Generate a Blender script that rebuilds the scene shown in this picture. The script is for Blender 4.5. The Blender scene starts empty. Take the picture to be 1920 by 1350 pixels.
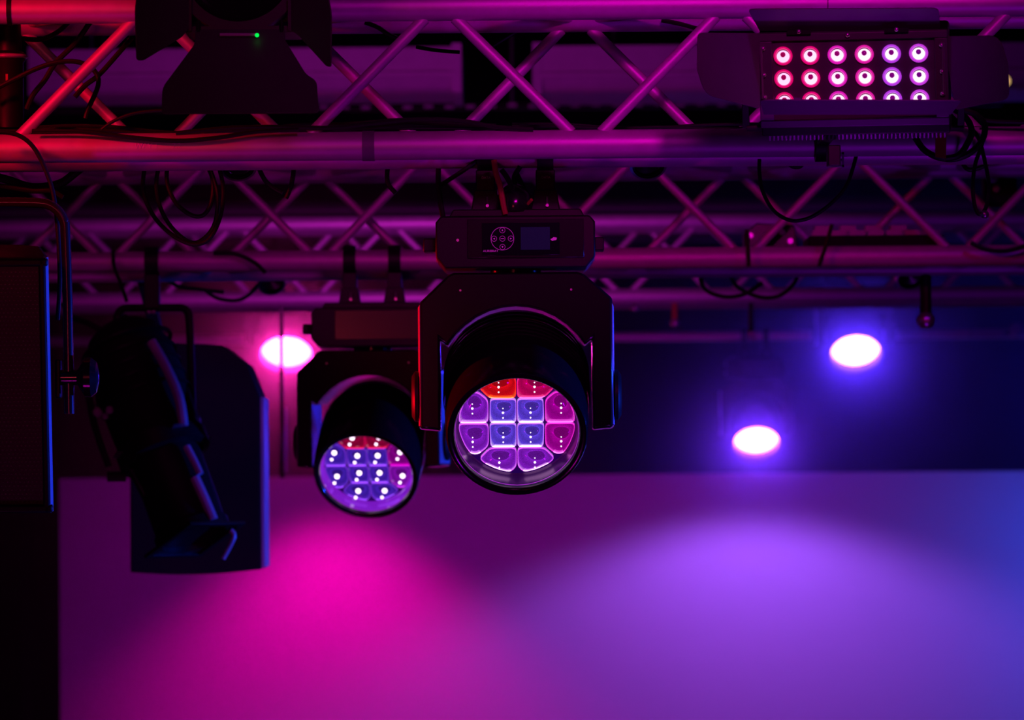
import bpy, math, random
from mathutils import Vector, Matrix
random.seed(7)
PI = math.pi
sc = bpy.context.scene
COL = sc.collection

# ------------------------------------------------------------------ camera
W, H, F = 1920.0, 1350.0, 8700.0           # frame and focal length in pixels
ZC = 3.0                                   # camera height
pitch = math.atan(260.0 / F)
roll = math.radians(0.45)
fwd = Vector((0, math.cos(pitch), math.sin(pitch)))
up0 = Vector((0, -math.sin(pitch), math.cos(pitch)))
rt0 = Vector((1, 0, 0))
rt = rt0 * math.cos(roll) - up0 * math.sin(roll)
up = up0 * math.cos(roll) + rt0 * math.sin(roll)
cam_d = bpy.data.cameras.new('camera')
cam = bpy.data.objects.new('camera', cam_d)
COL.objects.link(cam)
cam_d.sensor_fit = 'HORIZONTAL'
cam_d.sensor_width = 36.0
cam_d.lens = F / W * 36.0
cam_d.clip_start = 0.1
cam_d.clip_end = 200
cam_d.dof.use_dof = True
cam_d.dof.focus_distance = 8.05
cam_d.dof.aperture_fstop = 8.0
m = Matrix((rt, up, -fwd)).transposed().to_4x4()
m.translation = (0, 0, ZC)
cam.matrix_world = m
sc.camera = cam
CAMP = Vector((0, 0, ZC))


def P(px, py, Y):
    """world point that lies at depth Y in the direction of a photo pixel"""
    d = fwd + rt * ((px - W / 2) / F) - up * ((py - H / 2) / F)
    return CAMP + d * (Y / d.y)


def S(Y):
    return F / Y                            # pixels per metre at depth Y


# ------------------------------------------------------------------ world, exposure
wd = bpy.data.worlds.new('world')
sc.world = wd
wd.use_nodes = True
wd.node_tree.nodes['Background'].inputs[0].default_value = (0.25, 0.02, 0.6, 1)
wd.node_tree.nodes['Background'].inputs[1].default_value = 0.002
sc.view_settings.view_transform = 'Standard'
sc.view_settings.look = 'None'
sc.view_settings.exposure = 0.0
sc.view_settings.gamma = 1.0
sc.view_settings.use_curve_mapping = False
sc.cycles.max_bounces = 6
sc.cycles.diffuse_bounces = 3
sc.cycles.glossy_bounces = 3
sc.cycles.transmission_bounces = 4
sc.cycles.volume_bounces = 0
sc.cycles.sample_clamp_indirect = 4.0

# ------------------------------------------------------------------ stage lights and added fills outside the frame
def spot(name, loc, target, color, watt, deg=60, blend=0.8, radius=0.08):
    d = bpy.data.lights.new(name, 'SPOT')
    d.color = color
    d.energy = watt
    d.spot_size = math.radians(deg)
    d.spot_blend = blend
    d.shadow_soft_size = radius
    o = bpy.data.objects.new(name, d)
    COL.objects.link(o)
    o.location = loc
    o.rotation_euler = (Vector(target) - Vector(loc)).to_track_quat('-Z', 'Y').to_euler()
    return o

RED = (1.0, 0.0, 0.02)
MAG = (1.0, 0.0, 0.42)
VIO = (0.34, 0.07, 1.0)
BLU = (0.01, 0.06, 1.0)
PUR = (0.55, 0.0, 0.75)

# truss light: red from the left, magenta from the right, added underfill in place of screen glow
spot('stage_light_red', (-1.75, 6.5, 4.2), P(-20, 150, 8.0), (1, 0.0, 0.03), 150, 28, 1.0, 0.12)
spot('stage_light_magenta', (0.62, 5.0, 4.55), P(1380, 20, 8.0), (1, 0.0, 0.62), 130, 24, 1.0, 0.08)
spot('stage_light_purple', (0.2, 4.8, 4.5), P(820, 180, 8.0), (0.72, 0.0, 0.58), 62, 25, 1.0, 0.2)
spot('added_underfill_violet', (1.6, 5.6, 0.4), P(1500, 250, 8.6), (0.42, 0.0, 1.0), 60, 40, 1.0, 0.15)
spot('added_flap_fill', (0.9, 6.0, 0.3), P(1610, 190, 7.55), (0.45, 0.0, 0.9), 520, 8, 0.9, 0.10)  # added narrow fill to brighten the lower flap of the lamp panel
spot('added_underfill_magenta', (-1.2, 5.8, 0.4), P(500, 300, 9.0), (0.8, 0.0, 0.7), 32, 40, 1.0, 0.15)
spot('stage_light_blue_side', (5.2, 8.95, 2.5), (-0.35, 7.95, 2.92), (0.008, 0.05, 1.0), 2600, 12.8, 0.25, 0.06)
spot('stage_light_blue_rear', (4.8, 10.3, 2.5), (-0.60, 11.3, 2.86), (0.008, 0.05, 1.0), 1500, 14.5, 0.4, 0.06)
spot('stage_light_red_side', (-4.6, 9.9, 2.6), (0.0, 8.24, 3.08), (1, 0.0, 0.01), 3000, 9.8, 0.25, 0.06)
spot('added_front_fill', (-1.2, 1.5, 3.2), P(260, 330, 7.8), (1.0, 0.05, 0.12), 95, 15, 1.0, 0.3)  # added reddish fill from the camera side
# rear trusses
spot('stage_light_rear_magenta', (-1.9, 7.0, 5.4), P(300, 420, 12.5), (0.9, 0.0, 0.50), 34, 36, 1.0, 0.15)
spot('stage_light_rear_violet', (2.2, 7.2, 5.3), P(1600, 420, 12.5), (0.36, 0.0, 0.95), 40, 45, 1.0, 0.15)
spot('added_rear_underfill', (-0.9, 9.5, 0.4), P(420, 480, 13.0), (0.80, 0.0, 0.66), 62, 48, 1.0, 0.2)  # added fill from below for the lower edges of the rear trusses
spot('added_rear_underfill_violet', (1.3, 9.5, 0.4), P(1500, 480, 13.0), (0.36, 0.0, 1.0), 62, 48, 1.0, 0.2)  # violet half of the added rear underfill
spot('added_duct_fill', (-0.3, 13.0, 3.75), P(800, 40, 15.5), (0.78, 0.02, 0.70), 62, 84, 1.0, 0.2)  # added purple fill to brighten the ducts
# screen washes
YS = 20.5
pm_ = P(615, 755, YS - 0.52)
spot('screen_wash_magenta', pm_, pm_ - Vector((0, 0, 1)), (1, 0.0, 0.42), 104, 98, 0.7, 0.06)
pv_ = P(1422, 822, YS - 0.76)
spot('screen_wash_violet', pv_, pv_ - Vector((0, 0, 1)), (0.33, 0.09, 1.0), 66, 139, 0.35, 0.06)
spot('added_haze_fill_blue', P(2180, 720, 19.6), (0.9, 8.0, 3.0), (0.02, 0.02, 1.0), 22, 120, 1.0, 0.10)  # added blue fill tinting the haze at right, without a fixture
spot('screen_wash_blue', P(2330, 1000, YS - 0.9), P(1960, 1160, YS), (0.03, 0.08, 1.0), 60, 110, 1.0, 0.10)
spot('screen_flood', (0.0, 13.0, 1.0), P(960, 1230, YS), (0.55, 0.0, 0.64), 580, 40, 1.0, 0.3)

# ------------------------------------------------------------------ materials
def mat(name, color=(0.5, 0.5, 0.5), rough=0.5, metal=0.0, emit=None, strength=0.0, noise=0.0, nscale=60, bump=0.0,
        coat=0.0, spec=None):
    m = bpy.data.materials.new(name)
    m.use_nodes = True
    nt = m.node_tree
    b = nt.nodes['Principled BSDF']
    b.inputs['Base Color'].default_value = (*color, 1)
    b.inputs['Roughness'].default_value = rough
    b.inputs['Metallic'].default_value = metal
    if spec is not None:
        b.inputs['Specular IOR Level'].default_value = spec
    if coat:
        b.inputs['Coat Weight'].default_value = coat
        b.inputs['Coat Roughness'].default_value = 0.08
    if emit:
        b.inputs['Emission Color'].default_value = (*emit, 1)
        b.inputs['Emission Strength'].default_value = strength
    if noise or bump:
        tc = nt.nodes.new('ShaderNodeTexCoord')
        n = nt.nodes.new('ShaderNodeTexNoise')
        n.inputs['Scale'].default_value = nscale
        n.inputs['Detail'].default_value = 4
        nt.links.new(tc.outputs['Object'], n.inputs['Vector'])
        if noise:
            mr = nt.nodes.new('ShaderNodeMapRange')
            mr.inputs['To Min'].default_value = max(0.05, rough - noise)
            mr.inputs['To Max'].default_value = min(1.0, rough + noise)
            nt.links.new(n.outputs['Fac'], mr.inputs['Value'])
            nt.links.new(mr.outputs['Result'], b.inputs['Roughness'])
            mx = nt.nodes.new('ShaderNodeMix')
            mx.data_type = 'RGBA'
            mx.inputs[6].default_value = (*[c * 0.82 for c in color], 1)
            mx.inputs[7].default_value = (*[min(1, c * 1.1) for c in color], 1)
            nt.links.new(n.outputs['Fac'], mx.inputs[0])
            nt.links.new(mx.outputs[2], b.inputs['Base Color'])
        if bump:
            bp = nt.nodes.new('ShaderNodeBump')
            bp.inputs['Strength'].default_value = bump
            bp.inputs['Distance'].default_value = 0.002
            nt.links.new(n.outputs['Fac'], bp.inputs['Height'])
            nt.links.new(bp.outputs['Normal'], b.inputs['Normal'])
    return m

M = {}
M['alu'] = mat('truss_aluminium', (0.60, 0.60, 0.62), 0.46, 0.35, noise=0.08, nscale=38, bump=0.05)
M['black'] = mat('black_paint', (0.008, 0.0075, 0.009), 0.45, 0.0, noise=0.06, nscale=90, spec=0.22)
M['gloss'] = mat('black_gloss', (0.010, 0.010, 0.012), 0.16, 0.0)
M['matte'] = mat('matte_black', (0.004, 0.0038, 0.0045), 0.7, 0.0, noise=0.1, nscale=50, spec=0.25)
M['cable'] = mat('cable_rubber', (0.008, 0.0075, 0.009), 0.45, 0.0, spec=0.3)
M['steel'] = mat('steel', (0.6, 0.6, 0.62), 0.28, 0.9)
M['wall'] = mat('dark_wall', (0.012, 0.012, 0.016), 0.9, 0.0, noise=0.05, nscale=3)
M['drape'] = mat('black_drape', (0.006, 0.006, 0.009), 0.95, 0.0, noise=0.04, nscale=40, spec=0.1)
M['screen'] = mat('screen_cloth', (0.82, 0.82, 0.82), 0.95, 0.0, noise=0.02, nscale=500, spec=0.1)
M['duct'] = mat('duct_metal', (0.42, 0.41, 0.44), 0.7, 0.1, noise=0.08, nscale=18)
M['pipe'] = mat('grey_pipe', (0.09, 0.09, 0.11), 0.45, 0.4, noise=0.06, nscale=30)
M['tape'] = mat('grey_tape', (0.16, 0.15, 0.2), 0.5, 0.0, noise=0.1, nscale=80)
M['redtape'] = mat('red_tape', (0.35, 0.02, 0.03), 0.5, 0.0)
M['white'] = mat('light_print', (0.75, 0.6, 0.75), 0.5, 0.0)
M['flap'] = mat('flap_paint', (0.045, 0.040, 0.050), 0.55, 0.0, noise=0.08, nscale=60)
M['grille'] = mat('grille_mesh', (0.025, 0.022, 0.024), 0.5, 0.2)
M['glint_stud'] = mat('grille_glint', (0.30, 0.27, 0.27), 0.4, 0.0)
M['tubular'] = mat('black_tube_gloss', (0.02, 0.02, 0.024), 0.22, 0.0)
M['display'] = mat('display_glass', (0.004, 0.004, 0.01), 0.12, 0.0)
M['lcd'] = mat('lcd_panel', (0.004, 0.004, 0.02), 0.15, 0.0, (0.02, 0.01, 0.12), 0.16)
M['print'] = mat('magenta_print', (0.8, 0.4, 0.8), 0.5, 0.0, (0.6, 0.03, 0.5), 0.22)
M['green'] = mat('green_indicator', (0.0, 0.2, 0.02), 0.4, 0.0, (0.0, 1.0, 0.08), 1.2)
M['plastic'] = mat('grey_plastic', (0.35, 0.33, 0.4), 0.35, 0.0)
M['cellgap'] = mat('cell_gap', (0.01, 0.0, 0.03), 0.3, 0.0, (0.05, 0.0, 0.25), 0.25)


def glow(name, color, strength, rough=0.2):
    return mat(name, (0.03, 0.01, 0.04), rough, 0.0, color, strength, coat=0.4)

# ------------------------------------------------------------------ mesh helpers
class MB:
    def __init__(s):
        s.v = []
        s.f = []

    def add(s, verts, faces):
        o = len(s.v)
        s.v += [tuple(v) for v in verts]
        s.f += [tuple(i + o for i in f) for f in faces]
        return s

    def box(s, x0, x1, y0, y1, z0, z1):
        return s.add([(x0, y0, z0), (x1, y0, z0), (x1, y1, z0), (x0, y1, z0), (x0, y0, z1), (x1, y0, z1), (x1, y1, z1), (x0, y1, z1)],
                     [(3, 2, 1, 0), (4, 5, 6, 7), (0, 1, 5, 4), (1, 2, 6, 5), (2, 3, 7, 6), (3, 0, 4, 7)])

    def prism(s, pts, y0, y1):
        """polygon in the x-z plane, extruded along y"""
        n = len(pts)
        v = [(p[0], y0, p[1]) for p in pts] + [(p[0], y1, p[1]) for p in pts]
        return s.add(v, [tuple(range(n)), tuple(range(2 * n - 1, n - 1, -1))] + [(i, i + n, (i + 1) % n + n, (i + 1) % n) for i in range(n)])

    def plate(s, pts, t):
        """flat 3-d polygon given thickness t along its normal"""
        pts = [Vector(p) for p in pts]
        nrm = Vector((0, 0, 0))
        for i in range(len(pts)):
            a, b = pts[i], pts[(i + 1) % len(pts)]
            nrm += a.cross(b)
        nrm.normalize()
        n = len(pts)
        v = [p + nrm * t / 2 for p in pts] + [p - nrm * t / 2 for p in pts]
        return s.add(v, [tuple(range(n)), tuple(range(2 * n - 1, n - 1, -1))] + [(i, i + n, (i + 1) % n + n, (i + 1) % n) for i in range(n)])

    def lathe(s, prof, n=32, mtx=None, closed=True):
        """profile of (radius, distance along axis); the axis is local +z"""
        mtx = mtx or Matrix.Identity(4)
        rows = []
        verts = []
        for r, h in prof:
            rows.append(len(verts))
            for k in range(n):
                a = 2 * PI * k / n
                verts.append(mtx @ Vector((r * math.cos(a), r * math.sin(a), h)))
        faces = []
        for i in range(len(prof) - 1):
            for k in range(n):
                a, b = rows[i] + k, rows[i] + (k + 1) % n
                c, d = rows[i + 1] + (k + 1) % n, rows[i + 1] + k
                faces.append((a, b, c, d))
        if closed:
            faces.append(tuple(rows[0] + k for k in range(n - 1, -1, -1)))
            faces.append(tuple(rows[-1] + k for k in range(n)))
        return s.add(verts, faces)

    def cyl(s, a, b, r, n=16, r2=None):
        a, b = Vector(a), Vector(b)
        q = (b - a).to_track_quat('Z', 'Y').to_matrix().to_4x4()
        q.translation = a
        return s.lathe([(r, 0), (r if r2 is None else r2, (b - a).length)], n, q)

    def tube(s, pts, r, n=8, sub=4, closed=False):
        pts = [Vector(p) for p in pts]
        if sub > 1 and len(pts) > 2:
            q = []
            N = len(pts)
            segs = N if closed else N - 1
            for i in range(segs):
                if closed:
                    p0, p1, p2, p3 = pts[(i - 1) % N], pts[i], pts[(i + 1) % N], pts[(i + 2) % N]
                else:
                    p0, p1, p2, p3 = pts[max(i - 1, 0)], pts[i], pts[i + 1], pts[min(i + 2, N - 1)]
                for k in range(sub):
                    t = k / sub
                    q.append(0.5 * ((2 * p1) + (p2 - p0) * t + (2 * p0 - 5 * p1 + 4 * p2 - p3) * t * t + (3 * p1 - p0 - 3 * p2 + p3) * t ** 3))
            if not closed:
                q.append(pts[-1])
            pts = q
        N = len(pts)
        verts = []
        nrm = None
        for i in range(N):
            if closed:
                t = pts[(i + 1) % N] - pts[i - 1]
            else:
                t = pts[min(i + 1, N - 1)] - pts[max(i - 1, 0)]
            t.normalize()
            if nrm is None:
                nrm = t.orthogonal().normalized()
            nrm = (nrm - t * nrm.dot(t)).normalized()
            bi = t.cross(nrm)
            for k in range(n):
                a = 2 * PI * k / n
                verts.append(pts[i] + (nrm * math.cos(a) + bi * math.sin(a)) * r)
        faces = []
        for i in range(N if closed else N - 1):
            j = (i + 1) % N
            for k in range(n):
                faces.append((i * n + k, i * n + (k + 1) % n, j * n + (k + 1) % n, j * n + k))
        if not closed:
            faces.append(tuple(range(n - 1, -1, -1)))
            faces.append(tuple((N - 1) * n + k for k in range(n)))
        return s.add(verts, faces)

    def sphere(s, c, r, n=8, sy=1.0):
        c = Vector(c)
        prof = [(r * math.sin(PI * i / n), -r * math.cos(PI * i / n)) for i in range(1, n)]
        mt = Matrix.Translation(c)
        return s.lathe(prof, n + 2, mt)

    def mesh(s, name, smooth=True, angle=35):
        me = bpy.data.meshes.new(name)
        me.from_pydata(s.v, [], s.f)
        me.update()
        import bmesh
        bm = bmesh.new()
        bm.from_mesh(me)
        bmesh.ops.recalc_face_normals(bm, faces=bm.faces)
        bm.to_mesh(me)
        bm.free()
        if smooth:
            me.shade_smooth()
            me.set_sharp_from_angle(angle=math.radians(angle))
        return me

    def build(s, name, m, parent=None, bevel=0.0, mtx=None, smooth=True, angle=35):
        me = s.mesh(name, smooth, angle)
        me.materials.append(M[m] if isinstance(m, str) else m)
        o = bpy.data.objects.new(name, me)
        COL.objects.link(o)
        if parent is not None:
            o.parent = parent
        if mtx is not None:
            o.matrix_local = mtx
        if bevel:
            b = o.modifiers.new('bevel', 'BEVEL')
            b.width = bevel
            b.segments = 2
            b.limit_method = 'ANGLE'
            b.angle_limit = math.radians(40)
        return o


def link_mesh(name, me, m, parent, loc=(0, 0, 0)):
    o = bpy.data.objects.new(name, me)
    if not me.materials:
        me.materials.append(M[m] if isinstance(m, str) else m)
    COL.objects.link(o)
    o.parent = parent
    o.location = loc
    return o


def thing(name, label, cat, loc=(0, 0, 0), rotz=0.0, group=None):
    o = bpy.data.objects.new(name, None)
    COL.objects.link(o)
    o.empty_display_size = 0.05
    o.location = loc
    o.rotation_euler = (0, 0, rotz)
    o['label'] = label
    o['category'] = cat
    if group:
        o['group'] = group
    return o


def tag(o, label, cat, group=None):
    o['label'] = label
    o['category'] = cat
    if group:
        o['group'] = group
    return o


def struct(o, label=None):
    o['kind'] = 'structure'
    if label:
        o['label'] = label
    return o


def rpoly(pts, r, n=4):
    """round the corners of a closed 2-d or 3-d polygon"""
    pts = [Vector(p) for p in pts]
    out = []
    N = len(pts)
    for i in range(N):
        a, b, c = pts[i - 1], pts[i], pts[(i + 1) % N]
        rr = r[i] if isinstance(r, (list, tuple)) else r
        l1, l2 = (a - b).length, (c - b).length
        d = min(rr, l1 * 0.45, l2 * 0.45)
        if d < 1e-5:
            out.append(b)
            continue
        p, q = b + (a - b).normalized() * d, b + (c - b).normalized() * d
        for k in range(n + 1):
            t = k / n
            out.append(p * (1 - t) ** 2 + b * 2 * t * (1 - t) + q * t * t)
    return out


def ribbon(path, w):
    """outline of a bar of width w along a 2-d path"""
    L, R = [], []
    pts = [Vector(p) for p in path]
    for i, p in enumerate(pts):
        t = pts[min(i + 1, len(pts) - 1)] - pts[max(i - 1, 0)]
        t.normalize()
        n = Vector((-t.y, t.x))
        L.append(p + n * w / 2)
        R.append(p - n * w / 2)
    return L + R[::-1]


def text(name, s, size, m, parent, loc, rot=(PI / 2, 0, 0), align='CENTER'):
    c = bpy.data.curves.new(name, 'FONT')
    c.body = s
    c.size = size
    c.align_x = align
    c.align_y = 'CENTER'
    c.extrude = 0.0002
    c.materials.append(M[m])
    f = bpy.data.objects.new(name, c)
    COL.objects.link(f)
    me = bpy.data.meshes.new_from_object(f.evaluated_get(bpy.context.evaluated_depsgraph_get()))
    bpy.data.objects.remove(f)
    o = bpy.data.objects.new(name, me)
    COL.objects.link(o)
    o.parent = parent
    o.location = loc
    o.rotation_euler = rot
    return o


def rot_from(axis):
    return Vector(axis).to_track_quat('Z', 'Y').to_matrix().to_4x4()

# ------------------------------------------------------------------ the room
struct(MB().box(-6, 6, -2, 22.0, -0.1, 0).build('floor', 'wall'))
struct(MB().box(-6, 6, -2, 22.0, 6.2, 6.3).build('ceiling', 'wall'))
struct(MB().box(-6, 6, 21.8, 22.0, 0, 6.2).build('wall_back', 'wall'))
struct(MB().box(-6.1, -6, -2, 22.0, 0, 6.2).build('wall_left', 'wall'))
struct(MB().box(6, 6.1, -2, 22.0, 0, 6.2).build('wall_right', 'wall'))

# projection cloth
tl = P(110, 897, YS)
zt = tl.z
m_ = MB()
m_.box(tl.x, 5.2, YS, YS + 0.02, 0.25, zt)
scr = thing('projection_screen', 'large pale screen cloth washed in magenta and violet light', 'screen', (0, YS, 0))
o = m_.build('cloth', 'screen', scr)
o.location = (0, -YS, 0)
o = MB().box(tl.x, 5.2, YS - 0.005, YS + 0.03, 0.2, 0.26).build('bottom_batten', 'black', scr)
o.location = (0, -YS, 0)


def pleats(x0, x1, z0, z1, Y, amp, wl, name, label, cat, seedv=0):
    rnd = random.Random(seedv)
    n = max(8, int((x1 - x0) / wl * 8))
    v = []
    ph = rnd.random() * 6
    for i in range(n + 1):
        x = x0 + (x1 - x0) * i / n
        y = Y + amp * math.sin(2 * PI * x / wl + ph + 0.7 * math.sin(x * 3.1)) + amp * 0.4 * math.sin(2 * PI * x / wl * 2.3)
        v += [(x, y, z0), (x, y, z1), (x, y + 0.012, z0), (x, y + 0.012, z1)]
    f = []
    for i in range(n):
        a, b = 4 * i, 4 * i + 4
        f += [(a, b, b + 1, a + 1), (a + 2, a + 3, b + 3, b + 2), (a, a + 2, b + 2, b), (a + 1, b + 1, b + 3, a + 3)]
    f += [(0, 1, 3, 2), (4 * n, 4 * n + 2, 4 * n + 3, 4 * n + 1)]
    mb = MB()
    mb.add(v, f)
    return tag(mb.build(name, 'drape'), label, cat)


zb = P(960, 887, YS - 0.12).z
ztp = P(960, 634, YS - 0.12).z
pleats(-3.2, 3.4, zb, 6.19, YS - 0.12, 0.004, 0.30, 'border_curtain', 'dark border curtain above the lit screen', 'curtain', 3)
xl = P(112, 1000, 20.2).x
pleats(-4.2, xl, 0.0, 6.19, 20.2, 0.03, 0.22, 'leg_curtain', 'black leg curtain at the left end of the screen', 'curtain', 5)

# ------------------------------------------------------------------ trusses
def truss(name, label, ft, fb, rt_, rb_, x0, x1, fn, rn, period=0.503, gap=0.052, rc=0.025, rbr=0.0105, under=True):
    """ft.. are (Y, z) of the four chords; fn, rn the x of one upper node on the front and the rear face"""
    root = thing(name, label, 'truss', (0.5 * (x0 + x1), fb[0], fb[1]), 0, 'box trusses')
    off = -Vector(root.location)
    for (Y, z) in (ft, fb, rt_, rb_):
        ch = MB().cyl((x0, Y, z), (x1, Y, z), rc, 28).build('chord', 'alu', root)
        ch.location = off

    def web(a, b, node, ra=0.8):
        va, vb = Vector((0, *a)), Vector((0, *b))
        d = (vb - va).normalized()
        k0 = int(math.floor((x0 - node) / period)) - 1
        k1 = int(math.ceil((x1 - node) / period)) + 1
        for k in range(k0, k1):
            xt = node + k * period
            for s in (-1, 1):
                xa, xb = xt + s * gap / 2, xt + s * (period / 2 - gap / 2)
                if min(xa, xb) < x0 + 0.02 or max(xa, xb) > x1 - 0.02:
                    continue
                p = va + d * rc * ra + Vector((xa, 0, 0))
                q = vb - d * rc * ra + Vector((xb, 0, 0))
                mb = MB().cyl(p, q, rbr, 14)
                br = mb.build('brace', 'alu', root)
                br.location = off
    web(ft, fb, fn)
    web(rt_, rb_, rn)
    if under:
        web(fb, rb_, fn + period * 0.5)
        web(ft, rt_, fn)
    return root


def cz(py, Y):
    return (Y, P(960, py, Y).z)


Y1, Y1r = 8.0, 8.24
T1 = truss('lighting_truss', 'aluminium box truss nearest the camera, glowing red and magenta',
           cz(11.5, Y1), cz(271.5, Y1), cz(35, Y1r), cz(289, Y1r), -1.75, 1.75, P(825, 40, Y1).x, P(1080, 62, Y1r).x)
Y2, Y2r = 10.97, 11.21
T2 = truss('lighting_truss', 'dim aluminium box truss directly behind the nearest truss, spotlights clamped below it',
           cz(295, Y2), cz(486, Y2), cz(321.5, Y2r), cz(504, Y2r), -2.1, 2.1, P(1595, 318, Y2).x, P(1374, 333, Y2r).x)
Y3, Y3r = 15.0, 15.24
T3 = truss('lighting_truss', 'blurred box truss deepest in the rig, just above the dark border curtain',
           cz(418, Y3), cz(557.5, Y3), cz(426, Y3r), cz(568, Y3r), -2.5, 2.5, P(150, 432, Y3).x, P(60, 432, Y3r).x)

# marks and wrappings on the nearest truss
def band(px, Y, zc, w, m, name, label, r=0.0265):
    x = P(px, 272, Y).x
    mb = MB().lathe([(r - 0.004, -w / 2), (r, -w / 2), (r, w / 2), (r - 0.004, w / 2)], 24, Matrix.Translation((x, Y, zc)) @ Matrix.Rotation(PI / 2, 4, 'Y'), closed=False)
    return tag(mb.build(name, m), label, 'strap')


z1t, z1b = cz(11.5, Y1)[1], cz(271.5, Y1)[1]
z1rt, z1rb = cz(35, Y1r)[1], cz(289, Y1r)[1]
band(691, Y1, z1b, 0.021, 'tape', 'tape_band', 'grey tape wound round the lower tube of the nearest truss')
band(20, Y1, z1t, 0.008, 'cable', 'cable_strap', 'thin black strap round the red top tube at far left')
band(1553, Y1, z1t, 0.0015, 'cable', 'tube_joint', 'hairline joint in the bright pink upper tube above the lamp panel')
for wd_, px_ in (('WAY 1', 277), ('7.2', 333)):
    text('scratch_lettering', wd_, 0.013, 'white', T1, Vector((P(px_, 276, Y1).x, Y1 - 0.0256, P(px_, 276, Y1).z)) - Vector(T1.location))

# pipes deep in the rig
def pipe(py, Y, r, name, label, m='pipe', x0=-3.2, x1=3.2):
    z = P(960, py, Y).z
    return tag(MB().cyl((x0, Y, z), (x1, Y, z), r, 24).build(name, m), label, 'pipe')


pipe(392, 17.0, 0.037, 'overhead_pipe', 'thick dim pipe seen through the web of the second truss', 'pipe')
# ventilation ducts above
def duct(px0, px1, pyt, pym, pyb, Y, label):
    a, b = P(px0, pyt, Y), P(px1, pyt, Y)
    zt_, zm, zb_ = P(960, pyt, Y).z, P(960, pym, Y).z, P(960, pyb, Y).z
    root = thing('ventilation_duct', label, 'duct', (a.x, Y, zb_), 0, 'ventilation ducts')
    L = b.x - a.x
    h, hm = zt_ - zb_, zm - zb_
    prof = [(0, hm), (0, h), (0.55, h), (0.55, 0), (0.05, 0), (0.035, 0.01)]
    mb = MB()
    n = len(prof)
    v = [(0, p[0], p[1]) for p in prof] + [(L, p[0], p[1]) for p in prof]
    mb.add(v, [tuple(range(n)), tuple(range(2 * n - 1, n - 1, -1))] + [(i, (i + 1) % n, (i + 1) % n + n, i + n) for i in range(n)])
    mb.build('body', 'duct', root, bevel=0.004, smooth=False)
    MB().box(0.0, L, -0.012, 0.0, hm - 0.008, hm + 0.008).build('seam_flange', 'duct', root)
    MB().box(-0.012, 0.02, -0.008, 0.56, -0.01, h + 0.01).build('end_flange', 'duct', root)
    MB().box(L - 0.02, L + 0.012, -0.008, 0.56, -0.01, h + 0.01).build('end_flange', 'duct', root)
    for fx in (0.12, 0.5, 0.88):
        MB().cyl((L * fx, 0.3, h), (L * fx, 0.3, 6.2 - zb_), 0.006, 8).build('hanger_rod', 'steel', root)
    return root


duct(60, 858, 86, 138, 166, 15.5, 'pale duct behind the braces, ending mid picture')
duct(1005, 2250, 86, 142, 172, 15.7, 'pale duct running behind the square lamp panel')
rail = thing('slotted_rail', 'dark slotted rail with a row of small plates under the ducts', 'rail', P(960, 198, 17.0))
MB().box(-1.8, 1.8, 0.01, 0.05, -0.012, 0.012).build('bar', 'matte', rail)
for x_ in (-1.5, 0.0, 1.5):
    MB().cyl((x_, 0.03, 0.01), (x_, 0.03, 6.2 - rail.location.z), 0.006, 8).build('hanger_rod', 'steel', rail)
tabm = MB().box(-0.016, 0.016, -0.004, 0.01, -0.006, 0.006).mesh('slot_plate')
for k in range(28):
    link_mesh('slot_plate', tabm, 'plastic', rail, (-1.0 + k * 0.077, 0, random.uniform(-0.003, 0.003)))

# ------------------------------------------------------------------ moving heads
def cell_polys():
    """12 lens cells in a disc of radius about 107 units; v points down the disc"""
    g = 0.9
    c = []
    for sx in (-1, 1):
        for sv in (-1, 1):
            c.append(('mid', [(sx * g, sv * g), (sx * (51 - g), sv * g), (sx * (51 - g) * 0.97, sv * (51 - g)), (sx * g, sv * (51 - g))]))
            c.append(('ver', [(sx * g, sv * (51 + g)), (sx * 50, sv * (51 + g)), (sx * 69, sv * 74), (sx * 60, sv * 84), (sx * 36, sv * 97), (sx * 12, sv * 103), (sx * g, sv * 91)]))
            c.append(('hor', [(sx * (51 + g), sv * g), (sx * 107, sv * g), (sx * 105, sv * 20), (sx * 96, sv * 46), (sx * 85, sv * 64), (sx * 71, sv * 65), (sx * (51 + g), sv * 48)]))
    return c


CELLS = cell_polys()


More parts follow.
